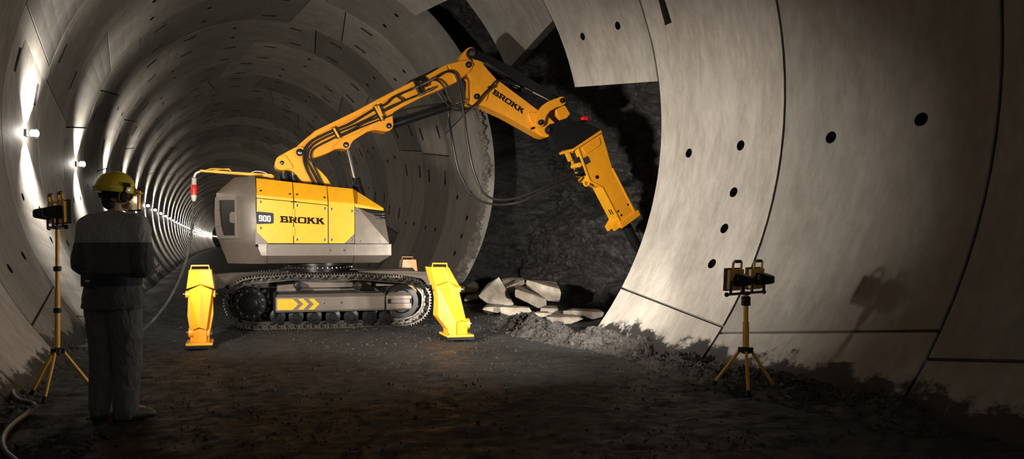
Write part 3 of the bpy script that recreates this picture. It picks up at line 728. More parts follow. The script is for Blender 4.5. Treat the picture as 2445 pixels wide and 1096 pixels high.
def beam(P, wd, h, name='outrigger_beam'):
    P = [Vector(p) for p in P]; S = []
    for i, p in enumerate(P):
        d = (P[min(i+1, len(P)-1)]-P[max(i-1, 0)]); d.z = 0; d.normalize(); S.append(Vector((-d.y, d.x, 0)))
    mb = MB()
    def sec(p, k, hh, s): return [p+s*wd*k-RZ*hh*.5, p+s*wd*k+RZ*hh*.25, p+s*wd*k*.6+RZ*hh*.5, p-s*wd*k*.6+RZ*hh*.5, p-s*wd*k+RZ*hh*.25, p-s*wd*k-RZ*hh*.5]
    mb.loops([sec(p, 1-.1*i, h*(1-.1*i), S[i]) for i, p in enumerate(P)])
    return mb.build(name, GR, robot, bevel=.008)
for sx, sy in ((-1, -1), (1, -1), (-1, 1), (1, 1)):
    ue = {(-1, -1): -1.74, (1, -1): 1.42, (-1, 1): -1.4, (1, 1): 1.75}[(sx, sy)]
    if (sx, sy) == (-1, 1): beam([(-.62, .05, .7), (-.6, .9, .72), (-.42, 2.0, .73), (-.37, 2.75, .72)], .13, .26); continue
    beam([(sx*.62, sy*.05, .70), (sx*1.35, sy*.42, .72), (sx*1.72, sy*1.0, .73), (ue, -2.36 if sy < 0 else 1.75, .72)], .13, .26)
# --- outrigger legs
def leg(L_up, L_low, L_foot, pad, wf, back, ridge, pin, mirror=None):
    """upper sleeve / lower leg / foot polygons given as left-edge, ridge and right-edge pixel lists"""
    def solid(lst, w, rdg, bk, name, mat, parent, shr=.0):
        (lt, rtp, rt_), (lb, rb, rbm) = lst   # (left,ridge,right) top row and bottom row
        top = [PW(lt, w), PW(rtp, w-rdg), PW(rt_, w)]; bot = [PW(lb, w), PW(rb, w-rdg), PW(rbm, w)]
        mb = MB(); bv = Vector((0, bk, 0))
        mb.loops([[top[0], top[1], top[2], top[2]+bv, top[0]+bv], [bot[0], bot[1], bot[2], bot[2]+bv, bot[0]+bv]])
        return mb.build(name, mat, parent, smooth=False, bevel=.005)
    root = solid(L_up, wf, ridge, back, 'outrigger', OR, robot)
    solid(L_low, wf+.025, ridge*.9, back-.05, 'lower_leg', Y, root)
    solid(L_foot, wf+.045, ridge*.5, back-.1, 'foot_post', OR, root)
    # pad
    q = W2(pad, wf-.03); mb = MB()
    u0, u1 = min(a for a, b in q), max(a for a, b in q)
    mb.box(((u0+u1)/2, wf+back*.45, .055), (u1-u0, back+.12, .03)); mb.build('foot_plate', Y, root, bevel=.004)
    mb = MB(); mb.box(((u0+u1)/2, wf+back*.45, .02), (u1-u0+.01, back+.13, .04)); mb.build('rubber_pad', M['rubber'], root, bevel=.004)
    bolt_each(root, [Vector((u, w, .07)) for u in (u0+.03, u1-.03) for w in (wf-.02, wf+back-.02)], n=Vector((0, 0, 1)), r=.012, h=.016, mat=M['chrome'])
    for p, r in pin:
        c = PW(p[0], wf+.12); d = PW(p[1], wf+.12); mb = MB(); mb.cyl(c, d, r, 18); mb.build('pivot_pin', OR, root, bevel=.003)
        mb = MB(); dd = (d-c).normalized(); mb.cyl(c-dd*.03, d+dd*.03, r*.4, 12); mb.build('pin_end', M['chrome'], root)
    # handle on top
    t0, t1 = PW(L_up[0][0], wf+.06), PW(L_up[0][2], wf+.06); h = .05
    mb = MB(); mb.tube(fillet([t0, t0+RZ*h+Vector((.03, 0, 0)), t1+RZ*h-Vector((.03, 0, 0)), t1], .02, 3)[1:-1] and [t0+Vector((.02, 0, -.02)), t0+Vector((.03, 0, h)), t1+Vector((-.03, 0, h)), t1+Vector((-.02, 0, -.02))], .011, 8); mb.build('handle_bar', OR, root)
    return root
lt = S1((100,115),(238,112),(355,112),(70,335),(235,278),(390,330))
ll = S1((95,350),(232,285),(365,345),(140,806),(213,770),(300,802))
lf_ = S1((150,760),(215,750),(300,760),(150,980),(215,984),(303,980))
legA = leg((lt[:3], lt[3:]), (ll[:3], ll[3:]), (lf_[:3], lf_[3:]), S1((65,985),(372,985)), -2.62, .27, .07, [(S1((62,395),(402,390)), .045), (S1((98,830),(338,830)), .06)])
legA['label'] = 'outrigger leg at the rear corner facing the camera'
lt = S3((738,140),(885,138),(955,140),(800,360),(947,303),(1085,372))
ll = S3((806,362),(947,310),(1068,385),(1030,800),(1108,770),(1165,790))
lf_ = S3((1036,790),(1108,770),(1172,790),(1036,958),(1108,962),(1178,958))
legB = leg((lt[:3], lt[3:]), (ll[:3], ll[3:]), (lf_[:3], lf_[3:]), S3((930,975),(1242,975)), -2.62, .30, .05, [(S3((795,410),(1090,400)), .045), (S3((975,815),(1190,810)), .075)])
legB['label'] = 'outrigger leg at the front corner facing the camera'
# inner side plates of the front leg
mb = MB(); px_prism(mb, S3((806,362),(900,420),(1000,640),(1045,800),(1040,955),(950,940),(945,885),(822,725),(832,520)), -2.60, -2.36); mb.build('side_plate', OR, legB, bevel=.004)
mb = MB(); px_prism(mb, S1((96,350),(130,352),(160,800),(150,970),(118,970),(110,800),(82,640)), -2.52, -2.38); px_prism(mb, S1((330,350),(370,346),(378,620),(350,780),(330,930),(302,970),(302,800)), -2.52, -2.38); mb.build('side_plate', OR, legA, bevel=.004)
for src, dx, dy in ((legB, 1.1, .4), (legA, .12, -.62)):
    d = dup(src, robot); d.rotation_euler = (0, 0, PI); d.location = (dx, dy, 0)
    d['label'] = 'outrigger leg at the %s corner on the far side' % ('rear' if src is legB else 'front')

# --- upper body
SW = .85
us = -1.085
body = MB()
sideT = W2(Q5((511,300),(915,345)), -SW)
pl = PW((611, 470), -SW); pr = PW((846, 487), -SW); tl_ = PW((611, 425), -.60); tr_ = PW((841, 450), -.60)
zb = PW((700, 582), -SW).z
pts = []
for sg in (-1, 1):
    for p, w in ((pl, SW), (pr, SW), (tl_, .6), (tr_, .6)): pts.append(Vector((p.x, sg*(w-.015), p.z-.012)))
    pts += [Vector((us, sg*(SW-.015), zb-.05)), Vector((pr.x, sg*(SW-.015), zb-.05))]
body.hull(pts); hb = body.build('body_housing', M['seam'], robot, smooth=False)
# lower band
b0 = PW((638, 582), -SW); b1 = PW((935, 583), -SW); bz = PW((800, 610), -SW).z; bl = PW((638, 629), -.7); br_ = PW((906, 627), -.7)
mb = MB()
for a, b in ((b0.x, pr.x-.001), (pr.x+.004, b1.x)):
    last = b > pr.x
    p = []
    for sg in (-1, 1):
        p += [Vector((a, sg*SW, zb-.006)), Vector((b, sg*SW, zb-.006)), Vector((a, sg*SW, bz)), Vector((b, sg*SW, bz)), Vector((a, sg*.7, bl.z)), Vector((br_.x if last else b, sg*.7, bl.z))]
    mb.hull(p)
bf = mb.build('base_frame', GR, robot, smooth=False, bevel=.006)
mb = MB(); mb.prism(W2(Q6((222,835),(430,835),(430,932),(222,932)), -SW), -SW-.006, -SW+.01); mb.build('service_cover', GR, bf, bevel=.002)
bolt_each(bf, [PW(p, -SW-.006) for p in Q6((242,884),(408,884))], r=.014, mat=M['chrome'])
# rear cap
sil = [(559,423),(516.4,461),(515,492),(517.5,542),(521,571),(544,629)]
ru = [PW(p, -.32) for p in sil]
levels = []
for (p, kw) in zip(ru, (.62, .96, 1., 1., 1., .82)):
    e = us if p.z > zb+.35 else us
    half = [(p.x, -.32*kw), (p.x+(-1.343+1.68)*.5, -.53*kw), (p.x+.34, -.73*kw), (p.x+.44, -.80*kw), (p.x+.55, -.835*kw), (max(us-.005, p.x+.6), -SW*kw)]
    if p is ru[0]: half = [(p.x, -.25), (p.x+.1, -.35), (p.x+.2, -.50), (p.x+.22, -.56), (p.x+.24, -.59), (us-.005, -.60)]
    if p.z < zb+.02: half[-1] = (b0.x-.004, -SW*kw)
    levels.append((p.z, half))
lv = []
def lev(z, h): return [Vector((u, w, z)) for u, w in h]+[Vector((u, -w, z)) for u, w in reversed(h)]
order = sorted(levels, key=lambda x: x[0])
def lev_at(z, uend):
    for (za, ha), (zc, hc) in zip(order, order[1:]):
        if za <= z <= zc:
            f = (z-za)/(zc-za); h = [(a[0]*(1-f)+b[0]*f, a[1]*(1-f)+b[1]*f) for a, b in zip(ha, hc)]; h[-1] = (uend, -SW); h[-2] = (h[-2][0], min(h[-2][1], -.835)); return (z, h)
order = order[:1]+[lev_at(bz, b0.x-.004), lev_at(zb-.004, b0.x-.004), lev_at(zb, us-.005)]+[o for o in order[1:] if o[0] > zb+.02]
rows = []
for i, (z, h) in enumerate(order):
    rows.append(lev(z, h))
    if abs(z-order[1][0]) < 1e-6:
        # straight shoulder at the band, then step back to the panel edge
        zz = bz; 
mb = MB(); mb.loops(rows)
rc = mb.build('rear_cover', GR, robot, ang=38, bevel=.012)
# grey corner triangle below the yellow panel
mb = MB(); mb.prism(W2(Q5((506,700),(515,708),(640,828),(632,836),(500,836)), -SW), -SW, -SW+.05); mb.build('corner_plate', GR, rc, smooth=False)
# grille window on the rear chamfer
fa = Vector((ru[2].x, -.32, 1.8)); fb = Vector((ru[2].x+.34, -.73, 1.8)); fn = Vector((fb.y-fa.y, -(fb.x-fa.x), 0)).normalized()
if fn.y > 0: fn = -fn
fdir = (fb-fa).normalized()
fnw = (RU*fn.x+RW*fn.y); fpw = RO+RU*fa.x+RW*fa.y
def PF(p, off=0.): return loc(on_plane(p[0], p[1], fpw+fnw*off, fnw))
def face_prism(pts, off0, off1, name, mat, parent, bevel=0.):
    q = [PF(p) for p in pts]; mb = MB(); mb.loops([[v+fn*off0 for v in q], [v+fn*off1 for v in q]]); return mb.build(name, mat, parent, smooth=False, bevel=bevel)
win = Q5((122,358),(292,356),(292,742),(168,742),(122,560))
for quad in (Q5((80,322),(310,318),(292,358),(120,360)), Q5((292,356),(310,318),(316,776),(292,742)), Q5((164,742),(292,742),(316,776),(104,778)), Q5((80,322),(122,358),(124,470),(74,468)), Q5((74,468),(124,470),(140,640),(80,650)), Q5((80,650),(140,640),(166,742),(104,778))):
    face_prism(quad, -.03, .035, 'grille_frame', GR, rc, .006)
face_prism(win, -.02, .012, 'grille_window', M['glass'], rc)
face_prism(Q5((242,500),(262,484),(312,482),(312,610),(262,608),(242,590)), 0, .045, 'grille_latch', GR, rc, .008)
# yellow panels: lower ones lie on the side plane, upper parts lean in to the roof edge
def bendz(u): return pl.z+(pr.z-pl.z)*(u-pl.x)/(pr.x-pl.x)
tilt = (tl_.z-pl.z)
up_n = Vector((0, -tilt, -(SW-.60))).normalized(); up_n = Vector((0, -tilt, (SW-.6))).normalized()
def PU(p): return loc(on_plane(p[0], p[1], RO+RU*pl.x-RW*SW+RZ*pl.z, RW*up_n.y+RZ*up_n.z))
def panel(pts, name='side_panel', up=False, mirror=True, th=.014, mat=None, parent=None):
    f = PU if up else (lambda p: PW(p, -SW)); n = up_n if up else Vector((0, -1, 0))
    q = [f(p) for p in pts]; mb = MB(); mb.loops([[v-n*.01 for v in q], [v+n*th*.3 for v in q]])
    o = mb.build(name, mat or Y, parent or robot, smooth=False, bevel=.003)
    return o
bolts_px = []
P1 = panel(Q5((515,337),(914,375),(914,826),(640,826),(515,706)))
P1['label'] = 'rear side panel with a dark number badge'
panel(Q5((513,299),(914,338),(914,369),(515,330)))
panel(Q5((511,117),(904,161),(913,337),(513,298)), 'roof_panel', up=True)
P2 = panel(Q5((923,377),(1265,411))+Q6((196,356),(212,356),(214,803))+Q5((923,826)))
panel(Q5((923,339))+Q6((212,302),(213,350),(196,344))+Q5((1265,405),(923,369)))
panel(Q5((911,162))+Q6((199,124),(211,301))+Q5((922,338)), 'roof_panel', up=True)
panel(Q6((222,303),(530,331),(530,690),(412,803),(224,803)))
panel(Q6((206,125),(508,155),(530,330),(221,302)), 'roof_panel', up=True)
panel(Q6((414,803),(531,692),(531,803)), 'corner_plate', mat=GR)
for side in (1,):   # roof deck and far side
    mb = MB(); mb.hull([Vector((p.x, s*.6, p.z-.01)) for p in (tl_, tr_) for s in (-1, 1)]+[Vector((p.x, s*.6, p.z-.06)) for p in (tl_, tr_) for s in (-1, 1)]); mb.build('roof_deck', Y, robot, smooth=False)
    q = [Vector((p.x, SW, p.z)) for p in (pl, pr)]+[Vector((pr.x, SW, zb)), Vector((us, SW, zb))]
    mb = MB(); mb.loops([q, [v+Vector((0, .012, 0)) for v in q]]); mb.build('side_panel', Y, robot, smooth=False)
    q = [Vector((pl.x, SW, pl.z)), Vector((pr.x, SW, pr.z)), Vector((tr_.x, .6, tr_.z)), Vector((tl_.x, .6, tl_.z))]
    mb = MB(); mb.loops([q, [v+Vector((0, .01, .008)) for v in q]]); mb.build('roof_panel', Y, robot, smooth=False)
# front: yellow nose, grey cover with facet, louvre
a = [PW((841, 450), -.6), PW((846, 486), -SW), PW((848, 495), -SW), PW((915, 497), -.78), PW((916, 503), -.8)]
mb = MB(); mb.hull([Vector((p.x+.004, s*abs(p.y), p.z)) for p in a for s in (-1, 1)]); nose = mb.build('nose_panel', Y, robot, smooth=False, bevel=.004)
a = [PW((848, 496), -SW), PW((848, 582), -SW), PW((929, 582), -SW), PW((855, 496), -SW)]
b_ = [PW((930.5, 582), -.80), PW((919.6, 525), -.72), PW((882, 520), -.76)]
mb = MB()
hp = [Vector((p.x, s*abs(p.y), p.z)) for p in a+b_ for s in (-1, 1)]
hp = [p for p in hp]; mb.hull(hp); fc = mb.build('front_cover', GR, robot, smooth=False, bevel=.003)
a = [PW((852, 497), -.80), PW((914, 504), -.74), PW((916, 524), -.70), PW((884, 521), -.76)]
mb = MB(); mb.hull([Vector((p.x, s*abs(p.y), p.z)) for p in a for s in (-1, 1)]); mb.build('louvre_core', M['seam'], fc, smooth=False)
for i in range(3):
    y = 508+i*6; p, q = PW((868+i*7, y), -.79), PW((917, y+3), -.75)
    mb = MB(); mb.hull([v+d for v in (p, q) for d in (Vector((0, -.012, .0)), Vector((0, .03, .012)), Vector((0, .03, -.012)), Vector((0, -.012, -.012)))]); mb.build('louvre_slat', M['badge'], fc, smooth=False)
    mb = MB(); e = PW((915, y+3), -.75); mb.box(e, (.05, .04, .012)); mb.build('slat_end', M['chrome'], fc, bevel=.003)
mb = MB(); mb.tube([PW(p, -.82) for p in Q6((612,390),(712,497))], .008, 6); mb.build('louvre_trim', M['chrome'], fc)
bolt_each(P1, [PW(p, -SW-.006) for p in Q5((560,376),(560,661))], r=.015)
bolt_each(P2, [PW(p, -SW-.006) for p in Q5((957,415),(957,786))+Q6((178,387),(178,759))], r=.015)
bolt_each(hb, [PW(p, -SW-.006) for p in Q6((259,395),(500,419),(259,759),(500,759))], r=.015)
bolt_each(hb, [PU(p)+up_n*.004 for p in Q5((560,256),(878,291),(956,297),(1255,330))], n=up_n, r=.015)
bolt_each(fc, [PW(p, -SW-.004) for p in Q6((558,425),(602,779),(836,779))], r=.015)
mb = MB()
for y0, y1 in ((455, 545), (650, 745)):
    p, q = PW(Q5((921, y0))[0], -SW-.012), PW(Q5((921, y1))[0], -SW-.012); mb.cyl(p, q, .017, 12)
mb.build('door_hinge', Y, P2)
mb = MB(); c = PW(Q5((919, 373))[0], -SW-.008); mb.box(c, (.085, .02, .022)); mb.build('door_latch', M['badge'], P2, bevel=.003)
# badge and lettering
bq = fillet(W3(Q5((514,478),(700,496),(702,600),(690,612),(514,618)), -SW-.004), .02, 3); mb = MB(); mb.loops([[v+Vector((0, .008, 0)) for v in bq], [v-Vector((0, .004, 0)) for v in bq]]); bd = mb.build('number_badge', M['badge'], P1, smooth=False)
o_, x_, y_ = [PW(p, -SW-.010) for p in Q5((540,585),(668,592),(540,519))]
lettering('number_lettering', '900', o_, x_-o_, y_-o_, M['white'], P1, gap=.1, width=(x_-o_).length, nrm=Vector((0, -1, 0)))
o_, x_, y_ = [PW(p, -SW-.007) for p in Q5((771,598),(1253,622),(771,528))]
lettering('side_lettering', 'BROKK', o_, x_-o_, y_-o_, M['seam'], P2, gap=.06, width=(x_-o_).length, nrm=Vector((0, -1, 0)))

# --- arm base
mb = MB(); px_prism(mb, Q1((95,690),(130,658),(330,550),(400,550),(450,620),(475,690),(545,765),(640,850),(705,920),(760,1015),(800,1120),(480,1120),(420,985),(330,880),(290,842),(240,825),(150,832),(100,812),(75,760)), -.17, .17, .03)
ab = mb.build('arm_base', Y, robot, bevel=.012)
mb = MB(); px_prism(mb, Q1((95,690),(130,658),(205,640),(310,800),(240,815),(150,830),(100,810),(78,760)), -.20, -.16, .03); mb.build('lug_plate', Y, ab, bevel=.008); mb = MB(); px_prism(mb, Q1((95,690),(130,658),(205,640),(310,800),(240,815),(150,830),(100,810),(78,760)), .16, .20, .03); mb.build('lug_plate', Y, ab, bevel=.008)
def pin(p, w0, w1, r, parent, mat=None, name='pivot_pin'):
    c = PW(p, w0); mb = MB(); mb.lathe((c.x, w0, c.z), (0, 1, 0), [(r*.55, -.012), (r*.95, -.008), (r, .004), (r, w1-w0-.004), (r*.95, w1-w0+.008)], 24); o = mb.build(name, mat or SB, parent)
    mb = MB(); mb.lathe((c.x, w0-.010, c.z), (0, -1, 0), [(r*.5, 0), (r*.5, .012), (r*.3, .016)], 12); mb.build('pin_cap', M['bolt'], o)
    return o
pin(Q1((165, 741))[0], -.21, .21, .034, ab)
# --- boom
bo = [(701,368.5),(700,357),(710,348),(728,332),(752,312),(849,265),(900,237),(986,193),(1024,176),(1067,153),(1101,144),(1122,141),(1131,152),(1128,164),(1112,181),(1097,190),(1090,196),(1077,202),(1046.5,216),(1010,230.5),(960,256),(940,268),(939,276),(934,287),(938,299),(932,311),(922,315),(910,312),(893,309),(877,314),(845,334),(838,344),(836,352),(829,357),(821,356),(813,354),(801,356),(784.5,364.5),(764.5,372.5),(744,378.5),(726,378.5),(710,378.5)]
mb = MB(); px_prism(mb, bo, -.15, .15, .02); boom = mb.build('boom', OR, robot, bevel=.012)
# top flange and lower doubler plate
tf = [(735,331),(752,312.5),(849,265.5),(986,194),(1024,177),(1066,154),(1070,166),(1000,200),(900,251),(850,278),(790,305),(760,322),(742,340)]
for s0, s1 in ((-.19, -.14), (.14, .19)):
    mb = MB(); px_prism(mb, tf, s0, s1, .01); mb.build('flange_plate', OR, boom, bevel=.006)
    mb = MB(); px_prism(mb, Q1((760,575),(885,455),(1085,385),(1240,270),(1480,180),(1490,290),(1480,330),(1440,362),(1380,365),(1260,350),(1180,370),(1020,470),(985,515),(970,560),(930,580),(860,570),(800,578)), s0, s1, .012); mb.build('cylinder_lug', OR, boom, bevel=.006)
    mb = MB(); px_prism(mb, Q2((830,268),(1000,226),(1110,208),(1150,270),(1110,345),(985,445),(945,478),(900,370)), s0, s1, .02); mb.build('elbow_lug', OR, boom, bevel=.006)
    mb = MB(); c = PW(Q1((378, 617))[0], s0); mb.cyl((c.x, s0, c.z), (c.x, s1, c.z), .10, 28); mb.build('pivot_boss', OR, boom, bevel=.006)
for p, r in ((Q1((378,617)), .062), (Q1((928,528)), .048), (Q1((1438,301)), .046), (Q2((1091,270)), .055)): pin(p[0], -.20, .20, r, boom)
# --- stick (dipper)
so = Q3((30,205),(60,130),(110,75),(150,55),(190,60),(225,100),(270,205),(330,290),(370,350),(440,412),(470,430),(890,745),(985,800),(1078,885),(1010,900),(985,955),(1000,1000),(1022,1025),(980,1043),(920,1025),(800,955),(520,800),(460,775),(330,710),(270,690),(210,690),(165,685),(135,665),(155,630),(155,560),(160,400),(110,345),(60,290))
mb = MB(); px_prism(mb, so, -.13, .16, .015); stick = mb.build('stick', OR, robot, bevel=.010)
mb = MB(); px_prism(mb, Q3((780,790),(795,765),(890,770),(985,800),(1075,885),(1008,900),(985,955),(1000,1000),(1022,1025),(980,1043),(930,1028),(835,905)), -.16, -.12, .02); mb.build('end_plate', OR, stick, bevel=.006)
mb = MB(); px_prism(mb, Q3((115,345),(185,190),(270,206),(330,290),(440,412),(360,500),(330,640),(210,690),(155,650),(160,400)), -.155, -.12, .02); mb.build('head_plate', OR, stick, bevel=.006)
pin(Q3((221,595))[0], -.17, .19, .05, stick)
o_, x_, y_ = [PW(p, -.134) for p in Q3((386,562),(718,784),(412,515))]
xd = (x_-o_).normalized(); yd = (y_-o_); yd = yd-xd*yd.dot(xd)
lettering('arm_lettering', 'BROKK', o_, xd, (y_-o_)*1.0, M['seam'], stick, gap=.06, width=(x_-o_).length, nrm=Vector((0, -1, 0)))
mb = MB(); px_prism(mb, Q3((810,940),(835,925),(860,930),(850,945),(825,955)), -.165, -.13); mb.build('cable_clip', SB, stick)
# --- link
lk = Q3((1140,595),(1175,600),(1195,630),(1193,665),(1165,690),(1090,715),(1020,755),(980,810),(965,860),(958,905),(925,930),(885,925),(858,890),(870,820),(890,760),(930,700),(990,655),(1060,625))
for s0, s1 in ((-.235, -.185), (.185, .235)):
    mb = MB(); px_prism(mb, lk, s0, s1, .012); ln = mb.build('link_arm', OR, robot, bevel=.006)
    if s0 < 0:
        pin(Q3((1155,640))[0], -.25, .25, .046, ln); pin(Q3((920,878))[0], -.25, .25, .05, ln)
mb = MB(); px_prism(mb, Q3((1075,735),(1110,700),(1185,690),(1242,785),(1205,830),(1140,850),(1100,800)), -.12, .12, .01); mb.build('link_rod', OR, robot, bevel=.008)

# --- cylinders
def cyl_part(name, a, b, c, rb, rr_, w, parent=None, lab=None, guard=False):
    A, B, Cc = PW(a, w), PW(b, w), PW(c, w); d = (B-A).normalized()
    mb = MB(); mb.lathe(A, B-A, [(rb*.8, 0), (rb, .02), (rb, (B-A).length-.07), (rb*1.12, (B-A).length-.06), (rb*1.12, (B-A).length), (rr_*1.3, (B-A).length+.01)], 28)
    o = mb.build(name, DK, robot)
    mb = MB(); mb.cyl(B, Cc, rr_, 20); mb.build('piston_rod', M['chrome'], o)
    return o
lc = cyl_part('hydraulic_cylinder', (872, 500), (847, 428), (829, 352), .082, .036, 0.)
mb = MB(); c = PW((844, 430), -.10); mb.box(c+Vector((.0, .0, -.03)), (.07, .05, .12)); mb.tube([c+Vector((-.02, -.02, -.1)), c+Vector((-.02, -.03, .0)), c+Vector((0, 0, .04))], .014, 8); mb.build('valve_block', SB, lc, bevel=.005)
sc_ = cyl_part('hydraulic_cylinder', Q2((170, 985))[0], Q2((865, 758))[0], Q2((1180, 650))[0], .075, .030, 0.)
mb = MB(); p = [PW(q, -.085) for q in Q2((195, 915), (500, 835), (790, 730))]; mb.tube(p, .012, 8); mb.build('oil_pipe', SB, sc_)
tc_ = cyl_part('hydraulic_cylinder', Q3((172, 122))[0], Q3((720, 445))[0], Q3((1150, 640))[0], .088, .038, -.02)
mb = MB(); c = PW(Q3((168, 122))[0], -.20); mb.cyl((c.x, -.20, c.z), (c.x, .16, c.z), .085, 28)
px_prism(mb, Q3((150,165),(120,120),(165,72),(215,78),(600,270),(1010,530),(1085,605),(1010,640),(870,555),(750,490),(580,385),(420,300),(270,212)), -.17, -.13, .015)
px_prism(mb, Q3((150,165),(120,120),(165,72),(215,78),(600,270),(1010,530),(1085,605),(1010,640),(870,555),(750,490),(580,385),(420,300),(270,212)), .08, .12, .015); gd = mb.build('cylinder_guard', DK, tc_, bevel=.004)
pin(Q3((170, 121))[0], -.205, .18, .055, tc_, M['bolt'])
mb = MB()
for a, b in ((Q3((320,225))[0], Q3((570,380))[0]), (Q3((272,215))[0], Q3((440,320))[0])): mb.tube([PW(a, -.18), PW(b, -.18)], .006, 6)
mb.build('guard_edge', M['chrome'], tc_)
mb = MB(); mb.cyl(PW(Q3((735,500))[0], -.175), PW(Q3((1020,642))[0], -.175), .018, 12); mb.build('sensor_rod', M['chrome'], tc_)
mb = MB(); mb.cyl(PW(Q3((715,515))[0], -.175), PW(Q3((820,560))[0], -.175), .032, 14); mb.build('sensor_barrel', SB, tc_)
mb = MB()
for a, b in (((625,470),(690,492)), ((625,490),(660,510))): mb.tube(W3(Q3(a, b), -.16), .010, 8)
mb.build('hose_coupling', M['chrome'], tc_)
# rear stub cylinders beside the arm base
for i, (a, b) in enumerate(((Q1((180, 825)), Q1((215, 1000))), (Q1((290, 860)), Q1((330, 1010))))):
    A, B = PW(a[0], -.05-.12*i), PW(b[0], -.05-.12*i); mb = MB(); mb.cyl(A+(B-A)*.22, B, .09-.035*i, 20); o = mb.build('slew_cylinder', DK, ab)
    mb = MB(); mb.cyl(A-(B-A)*.05, A+(B-A)*.3, .022, 12); mb.build('piston_rod', M['chrome'], o)

# --- hoses along the boom
def hose(pts, w, r=.017, mat=None, parent=None, name='hydraulic_hose', ws=None):
    P = [PW(p, (ws[i] if ws else w)) for i, p in enumerate(pts)]; return MB().tube(crom(P, 8), r, 10).build(name, mat or M['hose'], parent or robot)
hose(Q1((560,1010),(470,840),(430,730),(425,640),(445,560),(520,480),(640,415),(780,352),(940,290),(1100,200),(1260,105),(1400,40))+Q2((200,655),(440,550)), -.215, .020)
hose(Q1((615,1010),(520,830),(470,730),(458,650),(485,575),(580,490),(800,385),(960,322),(1160,232),(1330,148),(1590,10))+Q2((250,640),(440,552)), -.215, .017, ws=[-.215]*11+[-.225, -.235])
hose(Q1((660,1015),(560,810),(515,700),(512,620),(560,560),(700,485),(840,418),(1000,345),(1130,270),(1330,185))+Q2((100,800),(300,710),(500,628)), -.215, .017)
hose(Q1((840,440),(1000,365),(1150,300),(1330,232),(1580,125))+Q2((200,860),(400,790),(740,735)), -.21, .013)
def clamp(pts):
    a, b = [PW(p, -.24) for p in pts]; d = b-a; mb = MB(); rot = Vector((1, 0, 0)).rotation_difference(d).to_matrix(); mb.box((a+b)/2, (d.length, .022, .035), rot)
    o = mb.build('hose_clamp', Y, robot, bevel=.004)
    mb = MB(); mb.box((a+b)/2+Vector((0, .045, 0)), (d.length*.96, .05, .06), rot); mb.build('clamp_block', M['rubber'], o, bevel=.004)
    bolts(o, [a+d*.04, b-d*.04], r=.013, h=.02)
clamp(Q1((775,318),(848,448))); clamp(Q1((1268,55),(1368,240))); clamp(Q1((1305,52),(1362,200))[:2])
mb = MB()
px_prism(mb, Q2((380,468),(430,440),(560,385),(720,300),(725,318),(580,400),(590,440),(500,470)), -.20, .20); px_prism(mb, Q2((430,450),(480,440),(560,620),(520,640)), -.24, -.14); px_prism(mb, Q2((520,440),(590,420),(615,520),(560,540)), -.24, -.14)
bk = mb.build('manifold_block', SB, boom, bevel=.004)
for a, b in (((425,560),(505,520)), ((520,515),(640,455)), ((640,455),(700,420)), ((480,635),(560,605)), ((565,600),(675,545))):
    A, B = W3(Q2(a, b), -.25); d = (B-A).length; mb = MB(); mb.lathe(A, B-A, [(.012, 0), (.022, .01), (.022, d*.35), (.030, d*.36), (.030, d*.62), (.020, d*.64), (.020, d)], 12); mb.build('hose_coupling', M['chrome'], robot)
# free hanging loops
hose(Q2((700,420),(780,372),(850,352),(915,370),(955,440),(980,540),(1005,680),(1025,800),(1045,920))+[(1113,315),(1125,385),(1139,430),(1155,461),(1183,476),(1228,474),(1288,453),(1335,432),(1378,416)], -.25, .021, ws=[-.25]*16+[-.22, -.2])
hose(Q2((790,560),(820,680),(850,830))+[(1073,290),(1079,330),(1092,397),(1105,430),(1119,456),(1136,473),(1155,483),(1180,488),(1210,488),(1247,480),(1310,452),(1381,424)], -.05, .021, ws=[.0]*4+[-.1]*8+[-.2]*3)
hose(Q2((655,455),(720,460),(780,510),(830,590),(865,680),(920,750),(1010,787),(1100,787),(1190,720),(1270,620),(1345,545),(1400,480),(1445,458),(1520,470))+Q3((640,470)), -.23, .017, ws=[-.24]*13+[-.2, -.17])
hose(Q2((720,595),(780,680),(870,770),(930,810),(1020,812),(1110,785)), -.16, .012)
mb = MB(); c = PW(Q2((1345,545))[0], -.22); mb.box(c, (.07, .07, .05)); mb.build('hose_clip', SB, robot, bevel=.006)

# --- tool bracket and breaker
mb = MB(); bp_ = Q4((80,185),(130,168),(200,150),(330,148),(400,180),(440,195),(472,214),(265,352),(160,362),(130,320),(100,262))
px_prism(mb, bp_, -.20, -.14, .01); px_prism(mb, bp_, .14, .20, .01); px_prism(mb, Q4((110,200),(330,170),(450,210),(265,340),(165,350)), -.15, .15, .01)
tb = mb.build('tool_bracket', DK, robot, bevel=.006)
pin(Q4((95, 215))[0], -.2, .2, .07, tb, DK)
mb = MB(); px_prism(mb, Q4((340,118),(378,112),(382,148),(342,154)), -.10, .0); mb.build('warning_block', M['redglow'], tb, bevel=.006)
mb = MB(); c = PW(Q4((347, 108))[0], -.06); mb.cyl(c-RZ*.03, c+RZ*.05, .016, 12); mb.sphere(c+RZ*.055, .022, 6); mb.build('grease_nipple', M['chrome'], tb)
HW = .17
ham = MB(); px_prism(ham, Q4((300,345),(478,238),(505,320),(553,490),(722,812),(620,890),(485,632),(392,578),(370,530)), -HW, HW, .008)
hm = ham.build('breaker_hammer', OR, robot, bevel=.006)
mb = MB(); px_prism(mb, Q4((262,352),(470,212),(482,232),(268,370)), -HW-.03, HW+.17); mb.build('top_flange', OR, hm, bevel=.005)
mb = MB(); px_prism(mb, Q4((605,888),(735,798),(745,796),(762,832),(635,925),(628,928)), -HW-.03, HW+.03); mb.build('bottom_flange', OR, hm, bevel=.008)
mb = MB(); px_prism(mb, Q4((552,493),(560,490),(722,806),(712,812)), -HW-.012, -HW+.01); mb.build('edge_rib', Y, hm, bevel=.002)
